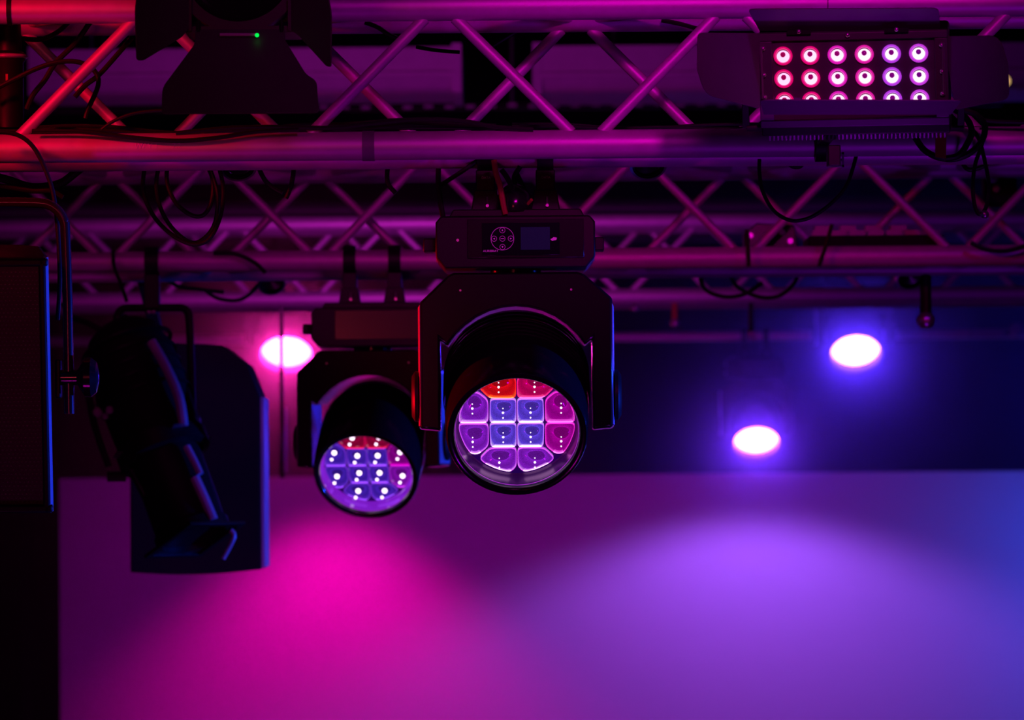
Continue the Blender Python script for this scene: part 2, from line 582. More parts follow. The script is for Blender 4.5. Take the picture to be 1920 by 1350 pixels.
def cell_face(name, face, hot, k):
    """lit lens: inner glow painted into emission as rings, a paler foot and speckle"""
    m = mat(name, (0.02, 0.01, 0.03), 0.1, 0.0, face, k, coat=0.5)
    nt = m.node_tree
    b = nt.nodes['Principled BSDF']
    tc = nt.nodes.new('ShaderNodeTexCoord')
    sp = nt.nodes.new('ShaderNodeSeparateXYZ')
    nt.links.new(tc.outputs['Generated'], sp.inputs[0])
    vm = nt.nodes.new('ShaderNodeVectorMath')
    vm.operation = 'DISTANCE'
    vm.inputs[1].default_value = (0.55, 0.80, 0.9)
    nt.links.new(tc.outputs['Generated'], vm.inputs[0])
    cr = nt.nodes.new('ShaderNodeValToRGB')
    e = cr.color_ramp.elements
    e[0].position = 0.0
    e[0].color = (*[c * 0.45 for c in face], 1)
    e[1].position = 0.26
    e[1].color = (*[c * 0.55 for c in face], 1)
    for pos, q in ((0.28, 1.5), (0.31, 1.1), (0.50, 0.75), (0.62, 0.95), (0.72, 1.1)):
        n_ = cr.color_ramp.elements.new(pos)
        n_.color = (*[c * q for c in face], 1)
    n_ = cr.color_ramp.elements.new(0.92)
    n_.color = (*[0.55 * c + 0.45 * h for c, h in zip(face, hot)], 1)
    nt.links.new(vm.outputs['Value'], cr.inputs[0])
    no = nt.nodes.new('ShaderNodeTexNoise')
    no.inputs['Scale'].default_value = 900
    nt.links.new(tc.outputs['Object'], no.inputs['Vector'])
    mr = nt.nodes.new('ShaderNodeMapRange')
    mr.inputs['From Min'].default_value = 0.3
    mr.inputs['From Max'].default_value = 0.75
    mr.inputs['To Min'].default_value = 0.7 * k
    mr.inputs['To Max'].default_value = 1.6 * k
    nt.links.new(no.outputs['Fac'], mr.inputs['Value'])
    nt.links.new(cr.outputs[0], b.inputs['Emission Color'])
    nt.links.new(mr.outputs['Result'], b.inputs['Emission Strength'])
    return m


def head_materials(tagname, cols, k):
    """emission materials for one fixture: face, lit edge and hot edge for each cell colour"""
    out = {}
    for key, (face, edge, hot) in cols.items():
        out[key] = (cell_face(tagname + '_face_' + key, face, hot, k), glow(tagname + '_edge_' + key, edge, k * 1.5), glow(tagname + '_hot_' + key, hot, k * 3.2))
    return out


def moving_head(label, loc, pan, tilt, hm, colour_of, dot, scale=1.0, hot_head=None, clamps=True, detail=True, stem=0.0):
    """hangs from a chord whose centre is loc; the fixture faces -y"""
    r = thing('moving_head_light', label, 'stage light', loc, 0, 'moving head lights')
    r.scale = (scale,) * 3
    k = 1 / 1056.0
    X = lambda p: (p - 965) * k
    Z = lambda p: (291 - p) * k
    # base
    pts = [(X(817), Z(425)), (X(827), Z(413)), (X(1103), Z(413)), (X(1113), Z(425)), (X(1113), Z(490)), (X(1096), Z(510)), (X(834), Z(510)), (X(817), Z(490))]
    base = MB().prism(pts, -0.10, 0.12).build('base', 'black', r, bevel=0.003)
    MB().prism([(X(850), Z(400)), (X(1086), Z(400)), (X(1094), Z(414)), (X(842), Z(414))], -0.085, 0.10).build('top_plate', 'black', base, bevel=0.002)
    for s, xa, xb in ((-1, 793, 817), (1, 1113, 1131)):
        MB().box(X(xa), X(xb), -0.03, 0.03, Z(475), Z(450)).build('side_lug', 'black', base, bevel=0.002)
    for s_ in (-1, 1):
        MB().add([(s_ * 0.1385, -0.098, Z(427)), (s_ * 0.1425, 0.09, Z(427)), (s_ * 0.1425, 0.09, Z(489)), (s_ * 0.1385, -0.098, Z(489)),
                  (s_ * 0.134, -0.098, Z(427)), (s_ * 0.134, 0.09, Z(427)), (s_ * 0.134, 0.09, Z(489)), (s_ * 0.134, -0.098, Z(489))],
                 [(0, 1, 2, 3), (4, 7, 6, 5), (0, 4, 5, 1), (1, 5, 6, 2), (2, 6, 7, 3), (3, 7, 4, 0)]).build('rim_light_strip', 'plastic', base)  # paler strips added so the black base shows coloured rim light
    # control panel
    MB().box(X(876), X(1092), -0.1035, -0.099, Z(492), Z(420)).build('front_plate', 'gloss', base, bevel=0.001)
    if detail:
        MB().box(X(903), X(1047), -0.1050, -0.1030, Z(487), Z(427)).build('control_panel', 'display', base, bevel=0.0005)
        MB().box(X(975), X(1029), -0.1056, -0.1045, Z(477), Z(435)).build('display', 'lcd', base)
        cx, czz = X(941), Z(456)
        mt = Matrix.Translation((cx, -0.1052, czz)) @ Matrix.Rotation(PI / 2, 4, 'X')
        MB().lathe([(0.0198, 0), (0.0205, 0), (0.0205, 0.0006), (0.0198, 0.0006)], 40, mt, closed=False).build('control_ring', 'print', base)
        for dx, dz in ((0, 0), (0, 15.5), (0, -15.5), (15.5, 0), (-15.5, 0)):
            mt = Matrix.Translation((cx + dx * k, -0.1052, czz + dz * k)) @ Matrix.Rotation(PI / 2, 4, 'X')
            b = MB().lathe([(0.0044, 0), (0.0050, 0), (0.0050, 0.0006), (0.0044, 0.0006)], 20, mt, closed=False).build('button', 'print', base)
            if dx == dz == 0:
                MB().box(cx - 0.003, cx + 0.003, -0.1060, -0.1052, czz - 0.0006, czz + 0.0006).build('button_mark', 'print', base)
            else:
                a = math.atan2(dz, dx)
                tri = [(cx + dx * k + 0.0022 * math.cos(a + q), czz + dz * k + 0.0022 * math.sin(a + q)) for q in (0, 2.3, -2.3)]
                MB().prism(tri, -0.1060, -0.1052).build('button_mark', 'print', base)
        text('lettering', 'AURIBRAY', 0.0058, 'print', base, (X(919), -0.1054, Z(479)))
        MB().add([(X(1030), -0.1056, Z(458)), (X(1033), -0.1056, Z(461)), (X(1041), -0.1056, Z(459)), (X(1042), -0.1056, Z(455)), (X(1036), -0.1056, Z(454)),
                  (X(1030), -0.1046, Z(458)), (X(1033), -0.1046, Z(461)), (X(1041), -0.1046, Z(459)), (X(1042), -0.1046, Z(455)), (X(1036), -0.1046, Z(454))],
                 [(0, 1, 2, 3, 4), (9, 8, 7, 6, 5), (0, 5, 6, 1), (1, 6, 7, 2), (2, 7, 8, 3), (3, 8, 9, 4), (4, 9, 5, 0)]).build('logo_mark', 'print', base)
        for sx in (858, 1083):
            MB().lathe([(0.0025, 0), (0.0025, 0.0015)], 12, Matrix.Translation((X(sx), -0.1, Z(458))) @ Matrix.Rotation(PI / 2, 4, 'X')).build('screw', 'steel', base)
    # clamps
    if clamps:
        for cxp in (910, 1022):
            x = X(cxp)
            out, inn = [], []
            for i in range(15):
                a = math.radians(-70 + 320 * i / 14)
                out.append((0.036 * math.cos(a), 0.036 * math.sin(a)))
                inn.append((0.0262 * math.cos(a), 0.0262 * math.sin(a)))
            poly = out + inn[::-1]
            n = len(poly)
            mb = MB()
            w = 0.0145
            mb.add([(x - w, p[0], p[1]) for p in poly] + [(x + w, p[0], p[1]) for p in poly],
                   [(i, (i + 1) % n, (i + 1) % n + n, i + n) for i in range(n)] +
                   [(i, i + 1, n - 2 - i, n - 1 - i) for i in range(14)] + [(n + n - 1 - i, n + n - 2 - i, n + i + 1, n + i) for i in range(14)])
            cl = mb.build('clamp', 'black', r)
            MB().box(x - 0.017, x + 0.017, -0.030, 0.030, -0.068, -0.030).build('clamp_body', 'black', cl, bevel=0.002)
            MB().prism([(x - 0.020, -0.066), (x + 0.020, -0.066), (x + 0.026, -0.104), (x - 0.026, -0.104)], -0.034, 0.034).build('clamp_foot', 'black', cl, bevel=0.002)
            MB().cyl((x + 0.003, -0.036, -0.078), (x + 0.003, -0.036, -0.092), 0.0018, 8).build('clamp_pin', 'steel', cl)
            MB().cyl((x + 0.003, -0.034, -0.094), (x + 0.003, -0.042, -0.094), 0.0028, 10).build('clamp_nut', 'steel', cl)
            if detail:
                text('lettering', 'DATA', 0.006, 'white', cl, (x + 0.001, -0.0308, -0.044))
    if stem:
        MB().cyl((0, 0, -0.1), (0, 0, stem), 0.02, 14).build('drop_stem', 'black', r)
    # yoke
    MB().cyl((0, 0, Z(510)), (0, 0, Z(519)), 0.045, 24).build('pan_neck', 'gloss', r)
    yk = bpy.data.objects.new('yoke', None)
    COL.objects.link(yk)
    yk.parent = r
    yk.rotation_euler = (0, 0, pan)
    outer = [(X(781), Z(806)), (X(781), Z(572)), (X(840), Z(521)), (X(850), Z(517)), (X(1080), Z(517)), (X(1092), Z(521)), (X(1149), Z(566)), (X(1149), Z(802)), (X(1145), Z(807)), (X(1107), Z(810))]
    inner = [(X(1107), Z(640))]
    for i in range(1, 14):
        a = math.radians(25 + 130 * i / 14)
        inner.append((0.1475 * math.cos(a), -0.43 + 0.156 * math.sin(a)))
    inner += [(X(823), Z(640)), (X(823), Z(810))]
    poly = outer + inner
    mb = MB()
    n = len(poly)
    y0, y1 = -0.075, 0.075
    fl = [(p[0], p[1]) for p in poly]
    tp_ = lambda p: p[0] * (0.972 if abs(p[0]) > 0.16 else 1.0)
    mb.add([(tp_(p), y0, p[1]) for p in fl] + [(p[0], y1, p[1]) for p in fl],
           [tuple(range(n)), tuple(range(2 * n - 1, n - 1, -1))] + [(i, i + n, (i + 1) % n + n, (i + 1) % n) for i in range(n)])
    yo = mb.build('yoke_arch', 'gloss', yk, bevel=0.004)
    for sx_ in (-1, 1):
        xa_ = 0.1742
        MB().add([(sx_ * (xa_ - 0.0045), y0 + 0.002, -0.270), (sx_ * (xa_ + 0.001), y1 - 0.02, -0.270), (sx_ * (xa_ + 0.001), y1 - 0.02, -0.482), (sx_ * (xa_ - 0.0045), y0 + 0.002, -0.482),
                  (sx_ * (xa_ - 0.008), y0 + 0.006, -0.270), (sx_ * (xa_ - 0.008), y1 - 0.02, -0.270), (sx_ * (xa_ - 0.008), y1 - 0.02, -0.482), (sx_ * (xa_ - 0.008), y0 + 0.006, -0.482)],
                 [(0, 1, 2, 3), (4, 7, 6, 5), (0, 4, 5, 1), (1, 5, 6, 2), (2, 6, 7, 3), (3, 7, 4, 0)]).build('rim_light_strip', 'plastic', yk)  # added pale strips stand for rim light along the yoke arms
    for sx in (862, 1068):
        MB().lathe([(0.002, 0), (0.002, 0.0015)], 10, Matrix.Translation((X(sx), y0, Z(550))) @ Matrix.Rotation(PI / 2, 4, 'X')).build('screw', 'steel', yk)
    for s in (-1, 1):
        MB().lathe([(0.045, 0), (0.045, 0.006), (0.036, 0.012), (0.0, 0.012)], 24, Matrix.Translation((s * 0.174, 0, -0.43)) @ Matrix.Rotation(s * PI / 2, 4, 'Y'), closed=False).build('tilt_cover', 'black', yk)
    # head: lathe about its axis, pivot at z = -0.43; local +z of the head is the beam
    hd = bpy.data.objects.new('head', None)
    COL.objects.link(hd)
    hd.parent = r
    ax = Matrix.Rotation(pan, 4, 'Z') @ rot_from((0, -math.cos(tilt), -math.sin(tilt)))
    # keep the disc upright: local x = world x, local y = up the disc
    zx = ax @ Vector((0, 0, 1))
    xx = (Matrix.Rotation(pan, 4, 'Z') @ Vector((1, 0, 0, 0))).to_3d()
    zx = zx.to_3d() if hasattr(zx, 'to_3d') else zx
    yx = zx.cross(xx)
    mt = Matrix((xx, yx, zx)).transposed().to_4x4()
    mt.translation = (0, 0, -0.43)
    hd.matrix_local = mt
    MB().lathe([(0.0, -0.135), (0.060, -0.135), (0.085, -0.125), (0.112, -0.095), (0.126, -0.05), (0.1285, 0.0), (0.1275, 0.06), (0.1245, 0.134), (0.1215, 0.142),
                (0.1130, 0.142), (0.1095, 0.138), (0.1065, 0.094)], 64, closed=False).build('shell', 'gloss', hd, angle=50)
    # lens seat, inner glass ring and cells
    LZ = 0.094
    MB().lathe([(0.1065, LZ), (0.0, LZ - 0.002)], 48, closed=False).build('lens_seat', 'cellgap' if not hot_head else hot_head, hd)
    if not hot_head:
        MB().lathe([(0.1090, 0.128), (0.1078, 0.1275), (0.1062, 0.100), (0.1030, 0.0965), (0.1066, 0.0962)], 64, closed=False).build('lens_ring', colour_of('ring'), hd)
        MB().lathe([(0.1090, 0.1300), (0.1078, 0.1303), (0.1078, 0.1293), (0.1090, 0.1290)], 64, closed=False).build('lens_reflection_ring', REFLECTION_RING, hd)  # emissive ring imitates the lens reflected in the barrel
    for j in range(7):
        MB().lathe([(0.129, 0), (0.1305, 0.002), (0.1305, 0.006), (0.129, 0.008)], 48, Matrix.Translation((0, 0, -0.075 + 0.013 * j)), closed=False).build('cooling_rib', 'matte', hd) if detail else None
    u = 0.00096
    for kind, poly in CELLS:
        cxp = sum(p[0] for p in poly) / len(poly)
        cvp = sum(p[1] for p in poly) / len(poly)
        key = colour_of((kind, cxp, cvp))
        fm, em, hm_ = hm[key] if not hot_head else (hot_head,) * 3
        pts = [(p[0] * u, -p[1] * u) for p in poly]
        area = sum(pts[i][0] * pts[(i + 1) % len(pts)][1] - pts[(i + 1) % len(pts)][0] * pts[i][1] for i in range(len(pts)))
        if area < 0:
            pts = pts[::-1]
        c2 = Vector((cxp * u, -cvp * u))
        rp = [Vector(q) for q in rpoly([Vector((*p, 0)) for p in pts], 0.007 if kind == 'mid' else 0.009, 3)]
        # pillow-shaped lens
        mb = MB()
        rings = [(1.0, 0.000), (0.985, 0.0045), (0.90, 0.0065), (0.7, 0.0095), (0.4, 0.0115), (0.0, 0.012)]
        n = len(rp)
        verts, faces = [], []
        for sc_, h in rings[:-1]:
            for q in rp:
                verts.append((c2.x + (q.x - c2.x) * sc_, c2.y + (q.y - c2.y) * sc_, LZ + h))
        verts.append((c2.x, c2.y, LZ + 0.012))
        for a in range(len(rings) - 2):
            for i in range(n):
                faces.append((a * n + i, a * n + (i + 1) % n, (a + 1) * n + (i + 1) % n, (a + 1) * n + i))
        a = (len(rings) - 2) * n
        for i in range(n):
            faces.append((a + i, a + (i + 1) % n, len(verts) - 1))
        mb.add(verts, faces)
        cell = mb.build('lens_cell', fm, hd, angle=70)
        if hot_head:
            continue
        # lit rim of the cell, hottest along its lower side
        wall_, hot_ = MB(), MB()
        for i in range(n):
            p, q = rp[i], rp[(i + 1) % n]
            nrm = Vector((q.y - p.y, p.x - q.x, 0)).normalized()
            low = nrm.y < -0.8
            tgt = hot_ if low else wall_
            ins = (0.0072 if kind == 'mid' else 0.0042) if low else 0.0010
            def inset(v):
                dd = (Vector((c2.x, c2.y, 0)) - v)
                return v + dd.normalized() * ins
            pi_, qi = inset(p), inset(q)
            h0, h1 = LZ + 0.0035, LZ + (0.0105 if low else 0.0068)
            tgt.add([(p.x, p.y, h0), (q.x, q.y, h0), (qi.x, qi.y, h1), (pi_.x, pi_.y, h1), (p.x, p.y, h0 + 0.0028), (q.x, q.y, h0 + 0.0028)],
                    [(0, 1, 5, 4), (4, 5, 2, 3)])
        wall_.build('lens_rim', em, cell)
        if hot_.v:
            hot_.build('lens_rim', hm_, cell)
        # glowing beads: die reflections on the near head, dies on the far one
        dm = MB()
        for (dx, dv, rr) in dot:
            rr_ = rr
            dm.sphere((c2.x + dx, c2.y - dv, LZ + 0.0125 - abs(dv) * 0.05), rr_, 6)
        dm.build('die_glint', hm['die'] if 'die' in hm else em, cell)
    return r, hd


cols = {
    'violet': ((0.085, 0.035, 0.55), (0.50, 0.14, 1.0), (0.95, 0.62, 1.0)),
    'purple': ((0.17, 0.008, 0.42), (0.62, 0.07, 0.85), (0.95, 0.40, 1.0)),
    'magenta': ((0.28, 0.0, 0.23), (0.80, 0.02, 0.55), (1.0, 0.12, 0.85)),
    'pink': ((0.42, 0.0, 0.08), (0.85, 0.01, 0.22), (1.0, 0.08, 0.35)),
    'red': ((0.55, 0.002, 0.004), (0.9, 0.01, 0.02), (1.0, 0.18, 0.02)),
}


def colour_main(c):
    if c == 'ring':
        return RING
    kind, cx, cv = c
    if kind == 'mid':
        return 'violet'
    if kind == 'ver' and cv < 0:
        return 'red' if cx < 0 else 'pink'
    if kind == 'hor':
        return 'purple' if cx < 0 else 'magenta'
    return 'purple'


def colour_second(c):
    if c == 'ring':
        return RING2
    kind, cx, cv = c
    if kind == 'ver' and cv < 0:
        return 'red'
    if kind == 'hor' and cx > 0:
        return 'magenta' if cv < 0 else 'purple'
    return 'violet'


HM = head_materials('near_head', cols, 1.0)
HM['die'] = glow('near_die_reflection', (1, 0.75, 1), 2.2)
REFLECTION_RING = glow('lens_reflection_ring', (0.55, 0.04, 0.85), 0.55)
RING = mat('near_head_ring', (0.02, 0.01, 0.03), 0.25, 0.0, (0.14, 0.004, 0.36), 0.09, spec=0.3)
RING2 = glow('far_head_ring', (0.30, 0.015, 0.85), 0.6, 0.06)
cols2 = {
    'violet': ((0.05, 0.012, 0.42), (0.12, 0.02, 0.5), (0.25, 0.05, 0.8)),
    'purple': ((0.20, 0.004, 0.38), (0.35, 0.01, 0.5), (0.5, 0.03, 0.7)),
    'magenta': ((0.22, 0.0, 0.22), (0.4, 0.0, 0.3), (0.55, 0.0, 0.4)),
    'red': ((0.25, 0.0, 0.03), (0.5, 0.0, 0.05), (0.7, 0.01, 0.05)),
}
HM2 = head_materials('far_head', cols2, 0.8)
HM2['die'] = glow('far_head_die', (1, 0.72, 1.0), 3.0)

dots1 = [(0, -0.0085, 0.0012), (0, 0.0, 0.0022), (0, 0.0105, 0.0015)]
dots2 = [(0.003, -0.009, 0.0062), (-0.005, 0.010, 0.0036)]
x_main = P(965, 291, Y1r).x
moving_head('black moving head light with dark display panel, hanging at centre from nearest truss',
            (x_main, Y1r, z1rb), 0.0, math.radians(30), HM, colour_main, dots1)
z2b = cz(486, Y2)[1]
moving_head('smaller blurred moving head light with glaring diodes, behind the central one',
            (P(697, 486, Y2).x, Y2, z2b), math.radians(-7), math.radians(35), HM2, colour_second, dots2, detail=False)


def beam_head(px, py, Y, color, strength, label, sc_, tilt, name):
    """a far moving head whose lens centre shows at px, py"""
    hot = mat(name, (0.5, 0.4, 0.5), 0.3, 0.0, color, strength)
    c = P(px, py, Y)
    L = 0.11 * sc_
    oz = (-0.43 * sc_ - L * math.sin(tilt))
    loc = Vector((c.x, Y + L * math.cos(tilt), c.z - oz))
    return moving_head(label, loc, 0.0, tilt, {}, lambda c: 'x', [], scale=sc_, hot_head=hot, clamps=True, detail=False)


h1, _ = beam_head(537, 658, 18.6, (1, 0.022, 0.42), 80, 'wash light with white lens in a pink glow, split by a dark rod', 0.92, math.radians(46), 'lit_lens_pink')
h2, _ = beam_head(1604, 656, 18.6, (0.085, 0.024, 1.0), 95, 'higher of the two wash lights glowing white and violet at right', 0.90, math.radians(44), 'lit_lens_violet')
h3, _ = beam_head(1418, 824, 19.0, (0.14, 0.024, 1.0), 95, 'lower of the two wash lights glowing white and violet at right', 0.84, math.radians(46), 'lit_lens_violet_low')
z12 = 0.5 * (h1.location.z + h2.location.z)
y12 = 0.5 * (h1.location.y + h2.location.y)
tag(MB().cyl((-3.2, y12, h1.location.z - 0.004), (3.2, y12, h2.location.z + 0.004), 0.0225, 20).build('flying_bar', 'pipe'), 'high bar hidden behind the deepest truss, carrying wash lights', 'pipe')
tag(MB().cyl((-3.2, h3.location.y, h3.location.z), (3.2, h3.location.y, h3.location.z), 0.0205, 20).build('flying_bar', 'alu'), 'slim bar along the dark border curtain, below the deepest truss', 'pipe')

# ------------------------------------------------------------------ LED panel lamp with barn doors (top right)
def led_panel():
    Y = 7.62
    s = S(Y)
    c = P(1598, 146, Y)
    r = thing('led_panel_lamp', 'square lamp panel of eighteen pink diodes with four barn door flaps', 'stage light', c)
    k = 1 / s
    body = bpy.data.objects.new('housing', None)
    COL.objects.link(body)
    body.parent = r
    tilt, yaw = math.radians(17), math.radians(-8)
    body.matrix_local = Matrix.Rotation(yaw, 4, 'Z') @ Matrix.Rotation(tilt, 4, 'X')   # face looks along -y and down
    X = lambda p: (p - 1598) * k * 1.01
    Z = lambda p: (146 - p) * k * 1.04
    # bezel frame and inner board
    o_ = [(X(1424), Z(62)), (X(1776), Z(62)), (X(1776), Z(236)), (X(1424), Z(236))]
    MB().prism([tuple(p)[:2] for p in rpoly([Vector((*p, 0)) for p in o_], 0.006, 2)], 0.012, 0.085).build('case', 'black', body, bevel=0.002)
    MB().box(X(1450), X(1752), 0.008, 0.0135, Z(222), Z(76)).build('diode_board', 'flap', body)
    for (x0, x1, z0, z1) in ((1424, 1776, 76, 62), (1424, 1776, 236, 222), (1424, 1450, 222, 76), (1752, 1776, 222, 76)):
        MB().box(X(x0), X(x1), 0.0, 0.014, Z(z0), Z(z1)).build('bezel', 'flap', body, bevel=0.0015)
    # heat sink behind, taller than the case
    MB().box(X(1432), X(1768), 0.085, 0.100, Z(262), Z(70)).build('heat_sink', 'black', body)
    fm = MB().box(-0.0012, 0.0012, 0.05, 0.115, Z(272), Z(252)).mesh('fin')
    for i in range(44):
        link_mesh('fin', fm, 'plastic', body, (X(1436) + i * (X(1764) - X(1436)) / 43, 0, 0))
    MB().box(X(1424), X(1776), 0.02, 0.10, Z(256), Z(238)).build('lower_case', 'black', body, bevel=0.002)
    # diodes
    ring_prof = [(0.0150, 0.0), (0.0158, 0.004), (0.0150, 0.006), (0.0128, 0.0045)]
    cols_ = [(1, 0.0, 0.18), (1, 0.0, 0.22), (0.95, 0.01, 0.60), (0.95, 0.01, 0.45), (0.62, 0.05, 1.0), (0.75, 0.05, 0.95)]
    rings, cores, eyes = [], [], []
    for i, cc in enumerate(cols_):
        rings.append(glow('diode_ring_%d' % i, cc, 0.75))
        cores.append(glow('diode_core_%d' % i, (1, 0.45 + 0.05 * i, 0.85), 1.7))
        eyes.append(glow('diode_eye_%d' % i, (0.55 - 0.06 * i, 0.0, 0.10 + 0.05 * i), 0.55))
    ringm = [MB().lathe(ring_prof, 24, Matrix.Rotation(PI / 2, 4, 'X'), closed=False).mesh('diode_lens', angle=60) for _ in cols_]
    bowl = [(0.0135, 0.0045), (0.0118, 0.0028), (0.0105, 0.0015)]
    bowlm = [MB().lathe(bowl, 24, Matrix.Rotation(PI / 2, 4, 'X'), closed=False).mesh('diode_bowl', angle=60) for _ in cols_]
    corem = [MB().lathe([(0.0106, 0.0014), (0.008, 0.004), (0.004, 0.0052), (0.0005, 0.0055)], 20, Matrix.Rotation(PI / 2, 4, 'X') , closed=False).mesh('diode_core') for _ in cols_]
    eyem = [MB().sphere((0, -0.0056, 0.0026), 0.0046, 8).mesh('diode_eye') for _ in cols_]
    for row in range(3):
        for i in range(6):
            x = X(1468 + i * 50.4 + 2.0)
            z = Z(104 + row * 42)
            d = link_mesh('diode_lens', ringm[i], rings[i], body, (x, 0.008, z))
            link_mesh('diode_bowl', bowlm[i], rings[i], d)
            link_mesh('diode_core', corem[i], cores[i], d, (0, 0, -0.0016))
            link_mesh('diode_eye', eyem[i], eyes[i], d)
    # barn doors, each hinged on the bezel
    def flap(pts, rad, label=None):
        f = MB().plate(rpoly(pts, rad, 4), 0.0022).build('barn_door', 'flap', r, bevel=0.0004)
        if label:
            f['label'] = label
        return f
    Q = lambda px, py, dy: P(px, py, Y + dy) - c
    top = flap([Q(1424, 57, 0.005), Q(1402, 17, -0.055), Q(1760, 15, -0.075), Q(1763, 57, -0.015)], [0.002, 0.010, 0.012, 0.002])
    bot = flap([Q(1432, 214, 0.02), Q(1424, 187, -0.085), Q(1803, 188, -0.105), Q(1783, 214, 0.0)], [0.002, 0.016, 0.006, 0.002])
    lf = flap([Q(1424, 62, 0.0), Q(1424, 204, 0.02), Q(1322, 178, -0.05), Q(1307, 130, -0.06), Q(1308, 61, -0.06)], [0.002, 0.004, 0.03, 0.002, 0.010])
    rf = flap([Q(1768, 68, -0.02), Q(1874, 66, -0.075), Q(1890, 120, -0.078), Q(1893, 186, -0.07), Q(1792, 206, -0.0)], [0.002, 0.020, 0.002, 0.014, 0.004])
    # hinges and screws
    for px, py in ((1502, 55), (1683, 55)):
        MB().box(X(px - 22), X(px + 22), -0.006, 0.0, Z(py + 8), Z(py)).build('hinge', 'black', body)
        MB().sphere((X(px), -0.008, Z(py + 2)), 0.0038, 8).build('screw', 'steel', body)
    MB().sphere((X(1592), -0.003, Z(66)), 0.0042, 8).build('screw', 'steel', body)
    for py in (88, 137, 178):
        MB().sphere((X(1434), -0.003, Z(py)), 0.0040, 8).build('screw', 'steel', body)
        MB().sphere((X(1765), -0.003, Z(py)), 0.0040, 8).build('screw', 'steel', body)
    for px in (1430, 1768):
        MB().cyl((X(px) , -0.004, Z(180)), (X(px), -0.004, Z(84)), 0.0022, 8).build('hinge_rod', 'steel', body)
    # yoke: bracket below with its hook on the lower tube
    mb = MB().box(X(1556), X(1580), 0.06, 0.10, Z(300), Z(262)).build('bracket_foot', 'black', r, bevel=0.002)
    for s_, px in ((-1, 1404), (1, 1796)):
        MB().plate([Q(px - s_ * -2, 150, 0.06), Q(px + s_ * 14, 150, 0.06), Q(px + s_ * 12, 240, 0.09), Q(px - 2 * s_, 240, 0.09)], 0.006).build('bracket_arm', 'black', r, bevel=0.001)
    MB().cyl(Q(1400, 240, 0.09), Q(1806, 240, 0.09), 0.006, 10).build('bracket_bar', 'black', r)
    xk = X(1568)
    MB().lathe([(0.0265, -0.011), (0.034, -0.011), (0.034, 0.011), (0.0265, 0.011)], 24, Matrix.Translation((xk, Y1 - c.y, z1b - c.z)) @ Matrix.Rotation(PI / 2, 4, 'Y'), closed=False).build('tube_clamp', 'black', r)
    MB().box(xk - 0.01, xk + 0.01, 0.08, Y1 - c.y - 0.03, z1b - c.z - 0.008, z1b - c.z + 0.008).build('clamp_arm', 'black', r)
    # buckle
    bx = Q(1569, 299, 0.30)
    fr = MB()
    w, h, t = 0.0125, 0.0125, 0.0035
    fr.box(bx.x - w, bx.x - w + t, bx.y, bx.y + 0.012, bx.z - h, bx.z + h).box(bx.x + w - t, bx.x + w, bx.y, bx.y + 0.012, bx.z - h, bx.z + h)
    fr.box(bx.x - w, bx.x + w, bx.y, bx.y + 0.012, bx.z - h, bx.z - h + t).box(bx.x - w, bx.x + w, bx.y, bx.y + 0.012, bx.z + h - t, bx.z + h)
    fr.box(bx.x - w, bx.x + w, bx.y + 0.004, bx.y + 0.008, bx.z - 0.001, bx.z + 0.001)
    fr.build('buckle', 'plastic', r)
    return r


led_panel()

